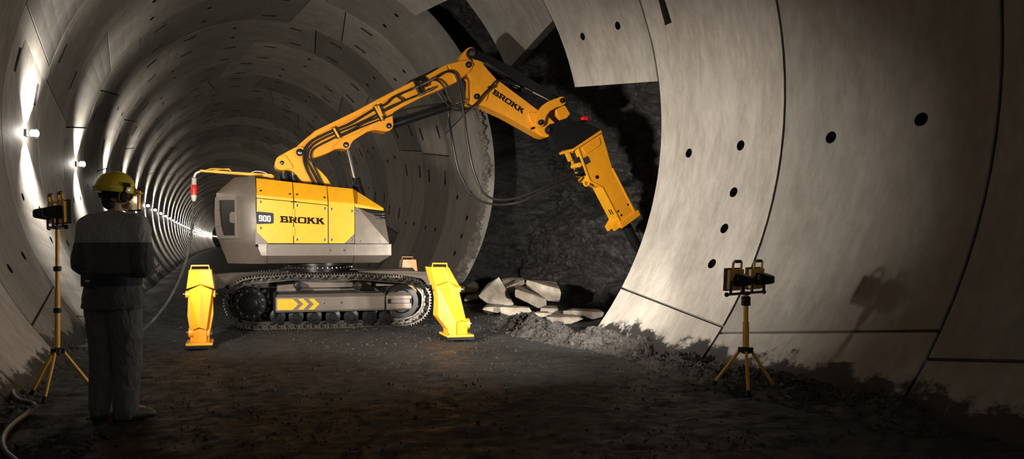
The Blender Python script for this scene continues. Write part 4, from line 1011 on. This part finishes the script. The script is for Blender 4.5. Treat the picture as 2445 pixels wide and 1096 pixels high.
mb = MB(); px_prism(mb, Q4((334,345),(360,325),(462,268),(472,315),(455,335),(370,388),(355,385)), -HW-.012, -HW+.01, .02); mb.build('access_cover', OR, hm, bevel=.006)
mb = MB(); px_prism(mb, Q4((337,422),(376,402),(398,446),(360,468)), -HW-.004, -HW+.01); mb.build('type_plate', M['badge'], hm)
def dot(p, r, w, nm='bore_hole'):
    c = PW(p, w); mb = MB(); mb.cyl((c.x, w-.002, c.z), (c.x, w+.02, c.z), r, 20); mb.build(nm, M['seam'], hm)
for p, r in (((444,556), .036), ((667,757), .02), ((596,805), .02), ((620,833), .02)): dot(Q4(p)[0], r, -HW)
# narrow face plate, valve recess and claws
def on_face(p, w):  # same outline point but pushed through the hammer in depth
    v = PW(p, -HW); return Vector((v.x, w, v.z))
mb = MB(); px_prism(mb, Q4((298,347),(312,345),(395,578),(487,630),(622,890),(612,894),(478,636),(385,590)), -HW-.016, -HW+.01); mb.build('edge_plate', Y, hm, bevel=.003)
ax = (PW(Q4((620,890))[0], -HW)-PW(Q4((485,632))[0], -HW)).normalized(); nx = Vector((ax.z, 0, -ax.x));
if nx.x > 0: nx = -nx
f0 = PW(Q4((485,632))[0], -HW); f1 = PW(Q4((620,890))[0], -HW); fl_ = (f1-f0).length
def slab(s0, s1, w0, w1, h0, h1, name, mat, bevel=.004):
    mb = MB(); mb.loops([[f0+ax*s+nx*h+Vector((0, w+HW, 0)) for s, h in ((s0, h0), (s1, h0), (s1, h1), (s0, h1))] for w in (w0, w1)]); return mb.build(name, mat, hm, smooth=False, bevel=bevel)
slab(-.02, fl_-.02, -HW, HW, -.01, .014, 'front_plate', M['yellow'])
for w in (-.075, .0, ): slab(fl_*.60, fl_*.74, w-.018, w+.018, .01, .0155, 'slot', M['seam'], 0)
for w in (-.13, .10):
    mb = MB(); mb.loops([[f0+ax*s+nx*h+Vector((0, ww+HW, 0)) for s, h in ((fl_*.84, .01), (fl_*.87, .03), (fl_*.96, .16), (fl_*1.1, .16), (fl_*1.09, .03), (fl_*1.07, .0))] for ww in (w, w+.06)]); mb.build('claw', Y, hm, smooth=False, bevel=.004)
u0 = PW(Q4((300,345))[0], -HW); u1 = PW(Q4((392,578))[0], -HW); ax2 = (u1-u0).normalized(); nx2 = Vector((ax2.z, 0, -ax2.x))
if nx2.x > 0: nx2 = -nx2
def slab2(s0, s1, w0, w1, h0, h1, name, mat, bevel=.004):
    mb = MB(); mb.loops([[u0+ax2*s+nx2*h+Vector((0, w+HW, 0)) for s, h in ((s0, h0), (s1, h0), (s1, h1), (s0, h1))] for w in (w0, w1)]); return mb.build(name, mat, hm, smooth=False, bevel=bevel)
l2 = (u1-u0).length
slab2(.06, l2*.84, -HW+.02, HW-.02, -.02, .012, 'valve_recess', M['dark'])
slab2(l2*.84, l2*1.02, -HW, HW, -.02, .05, 'front_plate', M['yellow'])
slab2(0.0, l2*.85, HW-.03, HW, -.01, .05, 'edge_plate', Y); slab2(.0, l2*.25, -HW, -HW+.05, -.01, .05, 'gusset', Y); slab2(.0, l2*.3, HW-.07, HW, .03, .10, 'gusset', Y)
mb = MB(); c0 = u0+ax2*(l2*.48)+nx2*.05+Vector((0, HW+.16, 0)); mb.cyl(c0, c0+Vector((0, -.28, 0)), .045, 16); mb.build('accumulator', Y, hm, bevel=.006)
for k in (.60, .74):
    mb = MB(); c0 = u0+ax2*(l2*k)+nx2*.0+Vector((0, HW-.02, 0)); mb.lathe(c0, nx2, [(.05, 0), (.05, .03), (.042, .035), (.046, .06), (.034, .065), (.034, .1), (.024, .13)], 16); mb.build('hose_port', M['rubber'], hm)
mb = MB(); c0 = u1+nx2*.05+ax2*.03+Vector((0, HW-.1, 0)); n_ = 18
mb.loops([[c0+(ax2*math.cos(2*PI*i/n_)+nx2*math.sin(2*PI*i/n_))*(.05+.02*math.cos(2*PI*j/8))+Vector((0, .02*math.sin(2*PI*j/8), 0)) for j in range(8)] for i in list(range(n_))+[0]], cap=False); mb.build('lifting_eye', OR, hm)
mb = MB(); c0, c1 = PW(Q4((645, 890))[0], 0), PW(Q4((748, 1090))[0], 0); mb.lathe(c0, c1-c0, [(.085, 0), (.085, (c1-c0).length*.4), (.08, (c1-c0).length*.95), (.03, (c1-c0).length*1.25)], 24); mb.build('chisel', DK, hm)
for p, w in ((Q4((177,345)), .3), (Q4((247,325)), -.05), (Q4((292,292)), -.15), (Q4((444,200)), -.15)):
    c = PW(p[0], w); d = -ax2 if False else (PW(Q4((0,0))[0], w)-PW(Q4((60,100))[0], w)).normalized(); mb = MB(); mb.cyl(c-d*.16, c, .013, 10); mb.cyl(c-d*.03, c+d*.015, .024, 6); mb.build('flange_bolt', M['chrome'], hm)

# --- cable bracket on the roof
mb = MB(); a, b = PW((650, 419), -.15), PW((478, 408), -.15)
d = (b-a).normalized(); mb.hull([p+Vector((0, w, z)) for p in (a, b) for w in (-.05, .05) for z in (-.018, .018)]+[a+(b-a)*.1+Vector((0, w, -.035)) for w in (-.05, .05)])
cb = mb.build('cable_bracket', Y, robot, bevel=.006)
mb = MB(); c = PW((646, 423), -.15); mb.cyl(c-RZ*.06, c+RZ*.03, .06, 20); mb.build('swivel_post', Y, cb, bevel=.005)
mb = MB(); mb.tube(crom(W3([(485,410),(500,404),(520,403),(545,405),(552,408)], -.15), 6), .011, 8); mb.tube(crom(W3([(492,411),(510,407),(530,404),(548,403)], -.19), 6), .009, 8); mb.build('cable_tie', M['lampyellow'], cb)
mb = MB(); mb.tube(crom(W3([(595,415),(610,409),(628,411),(640,416)], -.17), 6), .008, 8); mb.build('cable_sleeve', M['ivory'], cb)

# ------------------------------------------------------------------ power cable
cpath = [PW((478, 409), -.15), PW((468, 414), -.15), PW((463.5, 424), -.15), PW((463, 440), -.15), PW((463, 470), -.15)]
cpath = [RO+RU*p.x+RW*p.y+RZ*p.z for p in cpath]
plug_a, plug_b = cpath[2], cpath[4]
drop = [at_depth(*q) for q in ((462,490,11.08),(460,515,11.06),(456,560,11.0),(447,612,10.9),(431,662,10.72),(406,712,10.5),(378,751,10.25),(350,781,10.08))]
gr = [on_floor(x, y, .03 if y < 860 or y > 975 else .06) for x, y in ((325,799),(290,810),(225,824),(165,830),(128,837),(116,842),(116,848),(127,853),(122,864),(95,880),(59,897),(34,922),(31,940),(45,956),(76,964),(82,971),(66,987),(24,1020),(6,1051),(13,1080),(33,1098),(60,1130),(90,1190))]
pc = thing('power_cable', 'grey power cable hanging from the robot and snaking over the floor to bottom left', 'cable', gr[3])
off = Vector(pc.location)
MB().tube([p-off for p in crom(cpath[:3]+[cpath[3]], 6)], .018, 10).build('cable_lead', M['ivory'], pc)
MB().tube([p-off for p in crom([cpath[4]]+drop+gr, 10)], .020, 10).build('cable_sheath', M['cable'], pc)
d = plug_b-plug_a
def pl_(t): return plug_a+d*t-off
mb = MB(); mb.lathe(pl_(0), d, [(.022, 0)]+[(r, .012+.024*i+.012*j) for i in range(5) for j, r in enumerate((.042, .03))]+[(.045, .14)], 16); mb.build('plug_gland', M['ivory'], pc)
mb = MB(); mb.lathe(pl_(.38), d, [(.044, 0), (.05, .01), (.05, .07), (.058, .075), (.058, .10), (.05, .105), (.048, .16), (.03, .165)], 18); mb.build('red_plug', M['red'], pc)
mb = MB(); mb.lathe(pl_(.9), d, [(.045, 0), (.04, .05), (.024, .10)], 16); mb.build('plug_collar', M['ivory'], pc)

# ------------------------------------------------------------------ tripod work lights
LY = M['lampyellow']
def tripod(label, base, feet, hub, top, c, e, tilt, beams, collars, pr=.017, half=.3):
    t = thing('tripod_work_light', label, 'work light', base); c = Vector((c[0], c[1], 0)).normalized(); e = Vector((e[0], e[1], 0)).normalized()
    mb = MB(); mb.cyl((0, 0, hub-.02), (0, 0, (hub+top)/2), pr*1.3, 16); mb.cyl((0, 0, (hub+top)/2), (0, 0, top), pr, 16); mb.build('pole', LY, t)
    for z in collars:
        mb = MB(); mb.lathe((0, 0, z-.022), (0, 0, 1), [(pr*1.2, 0), (pr*1.9, .004), (pr*1.9, .038), (pr*1.2, .044)], 16); o = mb.build('clamp_collar', M['rubber'], t)
    mb = MB(); mb.lathe((0, 0, hub-.03), (0, 0, 1), [(pr*1.4, 0), (pr*2., .005), (pr*2., .05), (pr*1.4, .06)], 16)
    for f in feet:
        v = Vector((f[0]-base[0], f[1]-base[1], 0)).normalized(); mb.box(v*pr*2.4+Vector((0, 0, hub)), (.03, .03, .045), Matrix.Rotation(math.atan2(v.y, v.x), 3, 'Z'))
    mb.build('hub', M['rubber'], t, bevel=.003)
    for f in feet:
        p = Vector((f[0]-base[0], f[1]-base[1], .03)); v = Vector((p.x, p.y, 0)).normalized(); a = v*pr*2.4+Vector((0, 0, hub))
        mb = MB(); mb.cyl(a, p, .0135, 12); lg = mb.build('tripod_leg', LY, t)
        dd = (p-a).normalized(); mb = MB(); mb.cyl(p-dd*.03, p+dd*.025, .018, 12); mb.build('rubber_foot', M['rubber'], lg, bevel=.003)
    mb = MB(); mb.cyl(c*-half+RZ*top, c*half+RZ*top, .011, 12); cbm = mb.build('crossbar', LY, t)
    mb = MB()
    for s in (-1, 1): mb.sphere(c*half*s+RZ*top, .02, 6)
    mb.box((0, 0, top), (.05, .05, .03), Matrix.Rotation(math.atan2(c.y, c.x), 3, 'Z')); mb.build('crossbar_knob', M['rubber'], cbm)
    up0 = RZ
    for s, (power, cone, az, el, wide) in zip((-1, 1), beams):
        o0 = c*half*.56*s+RZ*(top+.125)
        ee = (e*math.cos(tilt)+RZ*math.sin(tilt)).normalized(); uu = c.cross(ee); uu = uu if uu.z > 0 else -uu
        def G(x, y, z): return o0+c*x+ee*y+uu*z
        def gb(mb, x, y, z, sx, sy, sz):
            vs = [G(x+a*sx/2, y+b*sy/2, z+d_*sz/2) for a in (-1, 1) for b in (-1, 1) for d_ in (-1, 1)]; mb.hull(vs); return mb
        fr = gb(MB(), 0, 0, 0, .22, .030, .175).build('lamp_head', LY, t, smooth=False, bevel=.006)
        gb(MB(), 0, .026, 0, .235, .026, .195).build('bezel', M['rubber'], fr, smooth=False, bevel=.006)
        gb(MB(), 0, .035, 0, .20, .006, .16).build('lens', M['lens'], fr, smooth=False)
        mb = MB(); mb.loops([[G(x*k*.062, y, z*k*.052) for x, z in ((-1, -1), (1, -1), (1, 1), (-1, 1))] for y, k in ((-.012, 1.), (-.06, 1.), (-.13, .72), (-.15, .55))]); mb.build('rear_housing', M['rubber'], fr, smooth=False, bevel=.01)
        mb = MB(); mb.tube(crom([G(-.065, -.01, .06), G(-.065, -.012, .12), G(-.058, -.014, .150), G(0, -.014, .156), G(.058, -.014, .150), G(.065, -.012, .12), G(.065, -.01, .06)], 5), .010, 8); mb.build('handle', LY, fr)
        mb = MB(); mb.cyl(G(-.04, -.014, .156), G(.04, -.014, .156), .0145, 10); mb.build('handle_grip', M['rubber'], fr)
        gb(MB(), -.066, -.022, .045, .022, .012, .04).build('switch', M['ivory'], fr, smooth=False, bevel=.002)
        mb = MB()
        for q in (-.1, .1): gb(mb, q, -.022, -.065, .022, .014, .12)
        gb(mb, 0, -.022, -.118, .2, .02, .014); mb.build('bracket', M['rubber'], fr, smooth=False, bevel=.003)
        l = bpy.data.lights.new('work_beam', 'SPOT'); l.energy = power; l.color = (1, .94, .85); l.spot_size = R_(cone); l.spot_blend = 1.; l.shadow_soft_size = .15
        lo = bpy.data.objects.new('work_beam', l); C.objects.link(lo); lo.location = Vector(base)+G(0, .06, 0); bd = Vector((math.cos(R_(az))*math.cos(R_(el)), math.sin(R_(az))*math.cos(R_(el)), math.sin(R_(el)))); lo.rotation_mode = 'QUATERNION'; lo.rotation_quaternion = bd.to_track_quat('-Z', 'Y'); lo.scale = (wide, 1, 1)
    return t
tripod('tall yellow tripod work light standing behind the operator on the left', (-1.147, 6.466, 0), [(-1.364, 6.60), (-1.2, 6.227), (-.877, 6.571)], .39, 1.425, (.38, -.919), (.919, .38), R_(2), ((3200, 60, 17, -2, 1.32), (2300, 88, 56, 5, 1.1)), (.73, 1.08))
tripod('short yellow tripod work light on the right in front of the curved wall', (4.56, 4.99, 0), [(4.452, 5.255), (4.391, 4.776), (4.837, 4.952)], .36, .857, (.952, .318), (-.318, .952), R_(3), ((2700, 48, 86, -4, 1.2), (1000, 84, 136, 4, 1.3)), (.77, .81), .02)

# ------------------------------------------------------------------ operator
FA = R_(30)
PB = Vector((-.615, 5.575, 0))
per = thing('person', 'person seen from behind in dark work clothes, yellow helmet and ear defenders', 'person', PB, -FA)
def remesh(o, vs, it=6, fac=.5):
    r = o.modifiers.new('remesh', 'REMESH'); r.mode = 'VOXEL'; r.voxel_size = vs; r.use_smooth_shade = True
    s = o.modifiers.new('smooth', 'SMOOTH'); s.iterations = it; s.factor = fac
    return o
def ell(c, rx, ry, n=24): return [Vector((c[0]+rx*math.cos(2*PI*i/n), c[1]+ry*math.sin(2*PI*i/n), c[2])) for i in range(n)]
def limb(mb, pts, rad, n=14):
    P = crom(pts, 6); m = len(pts)-1; rr = []
    for i in range(len(P)):
        t = i/6; k = min(int(t), m-1); f = t-k; rr.append(rad[k]*(1-f)+rad[k+1]*f)
    mb.tube(P, 0, n, rr); mb.sphere(pts[0], rad[0]*.98, 7); mb.sphere(pts[-1], rad[-1]*.98, 7)
HT = R_(-28)  # head turned to the right
def hd(x, y, z):
    return Vector((math.cos(HT)*x-math.sin(HT)*y, math.sin(HT)*x+math.cos(HT)*y+.03, z))
RS, RE, RWr = (.20, 0, 1.425), (.275, -.03, 1.13), (.155, .19, 1.085)
LS, LE, LW = (-.20, 0, 1.425), (-.27, .0, 1.14), (-.13, .22, 1.09)
def hand(mb, w, d, side, curl, sc=1.):
    w = Vector(w); d = Vector(d).normalized(); n = Vector((0, 0, -1)); s = d.cross(n).normalized()*side; n = d.cross(s).normalized(); n = n if n.z < 0 else -n
    pal = w+d*.05
    loops = []
    for t, a, b in ((-.03, .026, .024), (0, .03, .022), (.03, .038, .019), (.07, .042, .017), (.092, .040, .014)):
        loops.append([w+d*t+s*a*math.cos(2*PI*i/14)+n*b*math.sin(2*PI*i/14) for i in range(14)])
    mb.loops(loops)
    for k, (o, L_) in enumerate(((.030, .072), (.010, .082), (-.010, .076), (-.029, .06))):
        p = w+d*.085+s*o; pts = [p]; dirv = d.copy(); 
        for j, q in enumerate((.42, .32, .26)):
            ang = curl*(.6+.5*j)*(1+.08*k); dirv = (d*math.cos(ang)+n*math.sin(ang)); p = p+dirv*L_*q; pts.append(p)
        limb(mb, pts, [.0105, .0098, .009, .0078], 8)
    p = w+d*.025+s*.03; pts = [p, p+s*.028+d*.018-n*.006, p+s*.036+d*.048-n*.010, p+s*.030+d*.072-n*.012]; limb(mb, pts, [.015, .0125, .0105, .0088], 8)
# continuous body
mb = MB()
limb(mb, [(0, 0, .92), (0, .0, 1.1), (0, .0, 1.3), (0, .0, 1.42)], [.14, .12, .14, .11]); limb(mb, [(0, .0, 1.42), (0, .015, 1.5), hd(0, .0, 1.57)], [.07, .055, .052])
mb.sphere((0, .03, 1.655), 1, 12, (.077, .094, .105))
for c, r in ((hd(0, .035, 1.60), .058), (hd(0, .095, 1.635), .02), (hd(0, .082, 1.59), .022), (hd(0, .075, 1.56), .026), (hd(-.03, .08, 1.665), .02), (hd(.03, .08, 1.665), .02)): mb.sphere(c, r, 7)
mb.sphere(hd(0, .105, 1.625), .014, 5); mb.sphere(hd(0, .097, 1.595), .012, 5, (1.8, 1, .5))
for s in (-1, 1): mb.sphere(hd(s*.078, .0, 1.635), .03, 6, (.35, .7, 1.1))
for S, E_, W_ in ((RS, RE, RWr), (LS, LE, LW)): limb(mb, [(S[0]*.5, 0, 1.42), S, E_, W_], [.07, .06, .045, .03])
hand(mb, RWr, (-.25, .9, .25), -1, .75); hand(mb, LW, (.2, .9, .1), 1, .75)
for s, fy in ((-1, .02), (1, -.0)): limb(mb, [(s*.09, 0, .92), (s*.10, fy+.015, .5), (s*.105, fy, .1)], [.09, .06, .04]); limb(mb, [(s*.105, fy, .07), (s*.11+(.05 if s > 0 else 0), fy+.12, .05)], [.035, .03])
body_ = remesh(mb.build('body', M['jacket_skin'], per), .0055, 3)
# trousers
mb = MB()
limb(mb, [(-.085, .0, .93), (-.095, .0, .72), (-.105, .02, .48), (-.11, .015, .25), (-.115, .01, .085)], [.135, .118, .096, .088, .088], 18)
limb(mb, [(.085, .0, .93), (.10, .0, .72), (.11, .01, .48), (.115, -.005, .25), (.12, -.02, .085)], [.135, .125, .104, .095, .092], 18)
tro = remesh(mb.build('trousers', M['trouser'], per), .012, 4)
tro.modifiers.remove(tro.modifiers['smooth']); s_ = tro.modifiers.new('smooth', 'SMOOTH'); s_.iterations = 3
tx = bpy.data.textures.new('cloth_folds', 'CLOUDS'); tx.noise_scale = .075; tx.noise_depth = 2; tx.noise_type = 'SOFT_NOISE'
def folds(o, s):
    dm = o.modifiers.new('folds', 'DISPLACE'); dm.texture = tx; dm.strength = s; dm.mid_level = .5; dm.texture_coords = 'LOCAL'
folds(tro, .022)
# jacket
mb = MB()
mb.loops([ell((0, .0, .815), .238, .19), ell((0, 0, .90), .228, .182), ell((0, 0, 1.0), .208, .163), ell((0, 0, 1.08), .20, .15), ell((0, -.0, 1.2), .218, .155), ell((0, -.01, 1.32), .235, .155), ell((0, -.01, 1.41), .215, .135), ell((0, 0, 1.465), .15, .105), ell((0, .01, 1.50), .085, .08), ell((0, .015, 1.53), .072, .07)])
for S, E_, W_ in ((RS, RE, RWr), (LS, LE, LW)):
    S, E_, W_ = Vector(S), Vector(E_), Vector(W_)
    limb(mb, [(S.x*.15, .0, 1.47), (S.x*.6, -.01, 1.435), (S.x*.95, -.005, 1.415)], [.07, .078, .088], 16)
    limb(mb, [(S.x*.6, -.005, 1.40), S, (S+E_)/2, E_, (E_+W_)/2, W_-(W_-E_)*.12], [.085, .088, .083, .078, .07, .055], 16)
jac = remesh(mb.build('jacket', M['jacket'], per), .012, 6); folds(jac, .020)
# collar
mb = MB(); mb.loops([ell((0, .01, 1.485), .088, .084), ell((0, .012, 1.525), .076, .074), ell((0, .012, 1.528), .070, .068), ell((0, .01, 1.49), .075, .07)]); mb.build('collar', M['jacket'], per)
# belt with pouch
mb = MB(); mb.loops([ell((0, 0, z), rx, ry, 40) for z, rx, ry in ((.985, .212, .166), (.99, .218, .172), (1.075, .218, .172), (1.08, .212, .166))]); bl_ = mb.build('waist_belt', M['belt'], per, bevel=.003)
ang0 = R_(-112); pc_ = Vector((.215*math.cos(ang0), .168*math.sin(ang0), 1.035)); nn = Vector((math.cos(ang0), math.sin(ang0)*1.2, 0)).normalized(); tt = Vector((-nn.y, nn.x, 0))
mb = MB(); mb.loops([[pc_+nn*h+tt*a+RZ*z for a, z in ((-.085, -.055), (.085, -.055), (.085, .055), (-.085, .055))] for h in (-.03, .018)]); po = mb.build('belt_pouch', M['belt'], bl_, bevel=.008)
lettering('pouch_lettering', 'BROKK', pc_+nn*.019+tt*-.02+RZ*-.018, tt, RZ*.013, M['white'], bl_, gap=.1, nrm=nn, width=.052)
# gloves
mb = MB(); hand(mb, RWr, (-.25, .9, .25), -1, .75); limb(mb, [RWr, tuple(Vector(RWr)-(Vector(RWr)-Vector(RE))*.22)], [.034, .042], 12)
g = remesh(mb.build('glove', M['glove'], per), .005, 2); dm = g.modifiers.new('thick', 'DISPLACE'); dm.strength = .005; dm.mid_level = 0
mb = MB(); hand(mb, LW, (.2, .9, .1), 1, .75); limb(mb, [LW, tuple(Vector(LW)-(Vector(LW)-Vector(LE))*.22)], [.034, .042], 12)
g = remesh(mb.build('glove', M['glove'], per), .005, 2); dm = g.modifiers.new('thick', 'DISPLACE'); dm.strength = .005; dm.mid_level = 0
# boots
for s, y0, an in ((-1, .01, R_(6)), (1, -.02, R_(-38))):
    mb = MB(); cx = -.115 if s < 0 else .12
    def B(x, y, z): return Vector((cx+math.cos(an)*x-math.sin(an)*y, y0+math.sin(an)*x+math.cos(an)*y, z))
    rows = []
    for y, hw, h in ((-.085, .03, .085), (-.075, .04, .10), (-.03, .044, .115), (.03, .044, .112), (.09, .048, .085), (.15, .05, .07), (.19, .042, .058), (.215, .022, .04)):
        rows.append([B(hw*math.cos(a)*(1 if math.sin(a) > -.5 else 1.0), y, max(.004, h*.5+h*.5*math.sin(a)*1.0)) for a in [2*PI*i/16 for i in range(16)]])
    mb.loops(rows); limb(mb, [B(0, -.03, .07), B(0, -.03, .17)], [.047, .05]); bt = remesh(mb.build('boot', M['boot'], per), .006, 2)
    mb = MB(); mb.loops([[B(sx*hw, y, z) for y, hw in ((-.09, .026), (-.07, .043), (.03, .043), (.14, .052), (.19, .045), (.218, .02)) for sx in ((1,))]+[B(-hw, y, z) for y, hw in ((.218, .02), (.19, .045), (.14, .052), (.03, .043), (-.07, .043), (-.09, .026))] for z in (.0, .022)]); mb.build('boot_sole', M['rubber'], bt, bevel=.003)
# hair
mb = MB()
mb.sphere(hd(0, -.01, 1.665), 1, 12, (.085, .094, .085)); mb.sphere(hd(0, -.045, 1.60), .06, 8); remesh(mb.build('hair', M['hair'], per), .008, 4)
# helmet
def hel(x, y, z): return hd(x, y, z)
prof = [(1.665, 1.0), (1.672, 1.035), (1.712, 1.03), (1.716, .985), (1.735, .965), (1.765, .88), (1.79, .74), (1.81, .53), (1.822, .28), (1.826, .02)]
mb = MB(); rows = []
for z, k in prof:
    rows.append([hel(.122*k*math.cos(a), .145*k*math.sin(a), z-.012*math.sin(a)*(1 if z < 1.72 else .3)) for a in [2*PI*i/40 for i in range(40)]])
mb.loops(rows)
pk = [hel(.10*math.cos(a), .138+.055*math.sin(a) if math.sin(a) > 0 else .12, 1.665) for a in [PI*i/14 for i in range(15)]]
mb.loops([pk, [p+RZ*.012 for p in pk]])
hm_ = mb.build('helmet', M['helmet'], per, ang=50, bevel=.002)
for x in (-.028, .0, .028):
    mb = MB(); mb.tube(crom([hel(x, .135*math.cos(t)*.93, 1.716+.108*math.sin(t)*math.sqrt(max(.1, 1-(x/.122)**2))) for t in [PI*(.06+.88*i/10) for i in range(11)]], 3), .007, 8); mb.build('helmet_ridge', M['helmet'], hm_)
mb = MB(); mb.box(hel(-.035, -.142, 1.705), (.03, .012, .014)); mb.build('helmet_badge', M['red'], hm_, bevel=.003)
mb = MB(); mb.loops([[hel(.112*k*math.cos(a), .135*k*math.sin(a), z) for a in [2*PI*i/36 for i in range(36)]] for z, k in ((1.628, .86), (1.632, .90), (1.662, .96), (1.664, .92))]); mb.build('head_band', M['rubber'], hm_)
for s in (-1, 1):
    ax_ = hd(s, 0, 0)-hd(0, 0, 0)
    mb = MB(); 
    mb.loops([[hd(s*(.085+h), .0+.034*k*math.cos(a), 1.632+.050*k*math.sin(a)) for a in [2*PI*i/24 for i in range(24)]] for h, k in ((0, .95), (.012, 1.), (.018, 1.), (.022, .96))]); em = mb.build('ear_defender', M['rubber'], per)
    mb = MB(); mb.loops([[hd(s*(.107+h), .0+.036*k*math.cos(a), 1.632+.052*k*math.sin(a)) for a in [2*PI*i/24 for i in range(24)]] for h, k in ((0, 1), (.012, 1.), (.015, .93))]); mb.build('ear_shell', M['helmet'], em)
    mb = MB(); mb.loops([[hd(s*(.121+h), .0+.034*k*math.cos(a), 1.632+.049*k*math.sin(a)) for a in [2*PI*i/24 for i in range(24)]] for h, k in ((0, .9), (.012, .86), (.02, .6))]); mb.build('ear_cap', M['rubber'], em)
    mb = MB(); mb.tube(crom([hd(s*.118, .0, 1.67), hd(s*.130, .01, 1.70), hd(s*.126, .02, 1.725)], 5), .009, 8); mb.box(hd(s*.124, .02, 1.722), (.024, .05, .03), Matrix.Rotation(HT, 3, 'Z')); mb.build('ear_arm', M['rubber'], em)
# face shield
mb = MB()
def vis(a, z, r=1.): return hd(.125*r*math.sin(a), .055+.125*r*math.cos(a), z)
aa = [R_(-62+124*i/16) for i in range(17)]
mb.loops([[vis(a, z) for a in aa]+[vis(a, z, .985) for a in reversed(aa)] for z in (1.545, 1.70)])
mv, nt, b = nodes('clear_face_shield'); b.inputs['Base Color'].default_value = rgb(1, .78, .5); b.inputs['Transmission Weight'].default_value = 1; b.inputs['Roughness'].default_value = .08; b.inputs['IOR'].default_value = 1.2
fs = mb.build('face_shield', mv, per, norm=True)
mb = MB(); mb.tube([vis(a, 1.545, 1.01) for a in aa], .005, 6); mb.tube([vis(a, 1.70, 1.02) for a in aa], .008, 6); mb.build('shield_rim', M['rubber'], fs)
for s in (-1, 1):
    mb = MB(); mb.tube([vis(R_(62*s), 1.55, 1.01), vis(R_(62*s), 1.695, 1.01)], .006, 6); mb.build('shield_edge', M['visor'], fs)

# ------------------------------------------------------------------ world and view
w = bpy.data.worlds.new('world'); scn.world = w; w.use_nodes = True
w.node_tree.nodes['Background'].inputs[0].default_value = (1, .97, .93, 1); w.node_tree.nodes['Background'].inputs[1].default_value = .27
vs = scn.view_settings; vs.view_transform = 'Standard'; vs.look = 'None'; vs.exposure = 0.; vs.gamma = 1.; vs.use_curve_mapping = False
scn.cycles.use_denoising = True; scn.cycles.use_adaptive_sampling = True; scn.cycles.adaptive_threshold = .02
scn.cycles.max_bounces = 6; scn.cycles.diffuse_bounces = 4; scn.cycles.glossy_bounces = 3; scn.cycles.transmission_bounces = 4
scn.cycles.sample_clamp_indirect = 6.; scn.cycles.use_light_tree = True; scn.cycles.caustics_reflective = False; scn.cycles.caustics_refractive = False
for k_, v_ in (('seam', .08), ('badge', .12), ('dark', .2), ('rubber', .2), ('glass', .2), ('hose', .3), ('steel_black', .3)):
    M[k_].node_tree.nodes['Principled BSDF'].inputs['Specular IOR Level'].default_value = v_
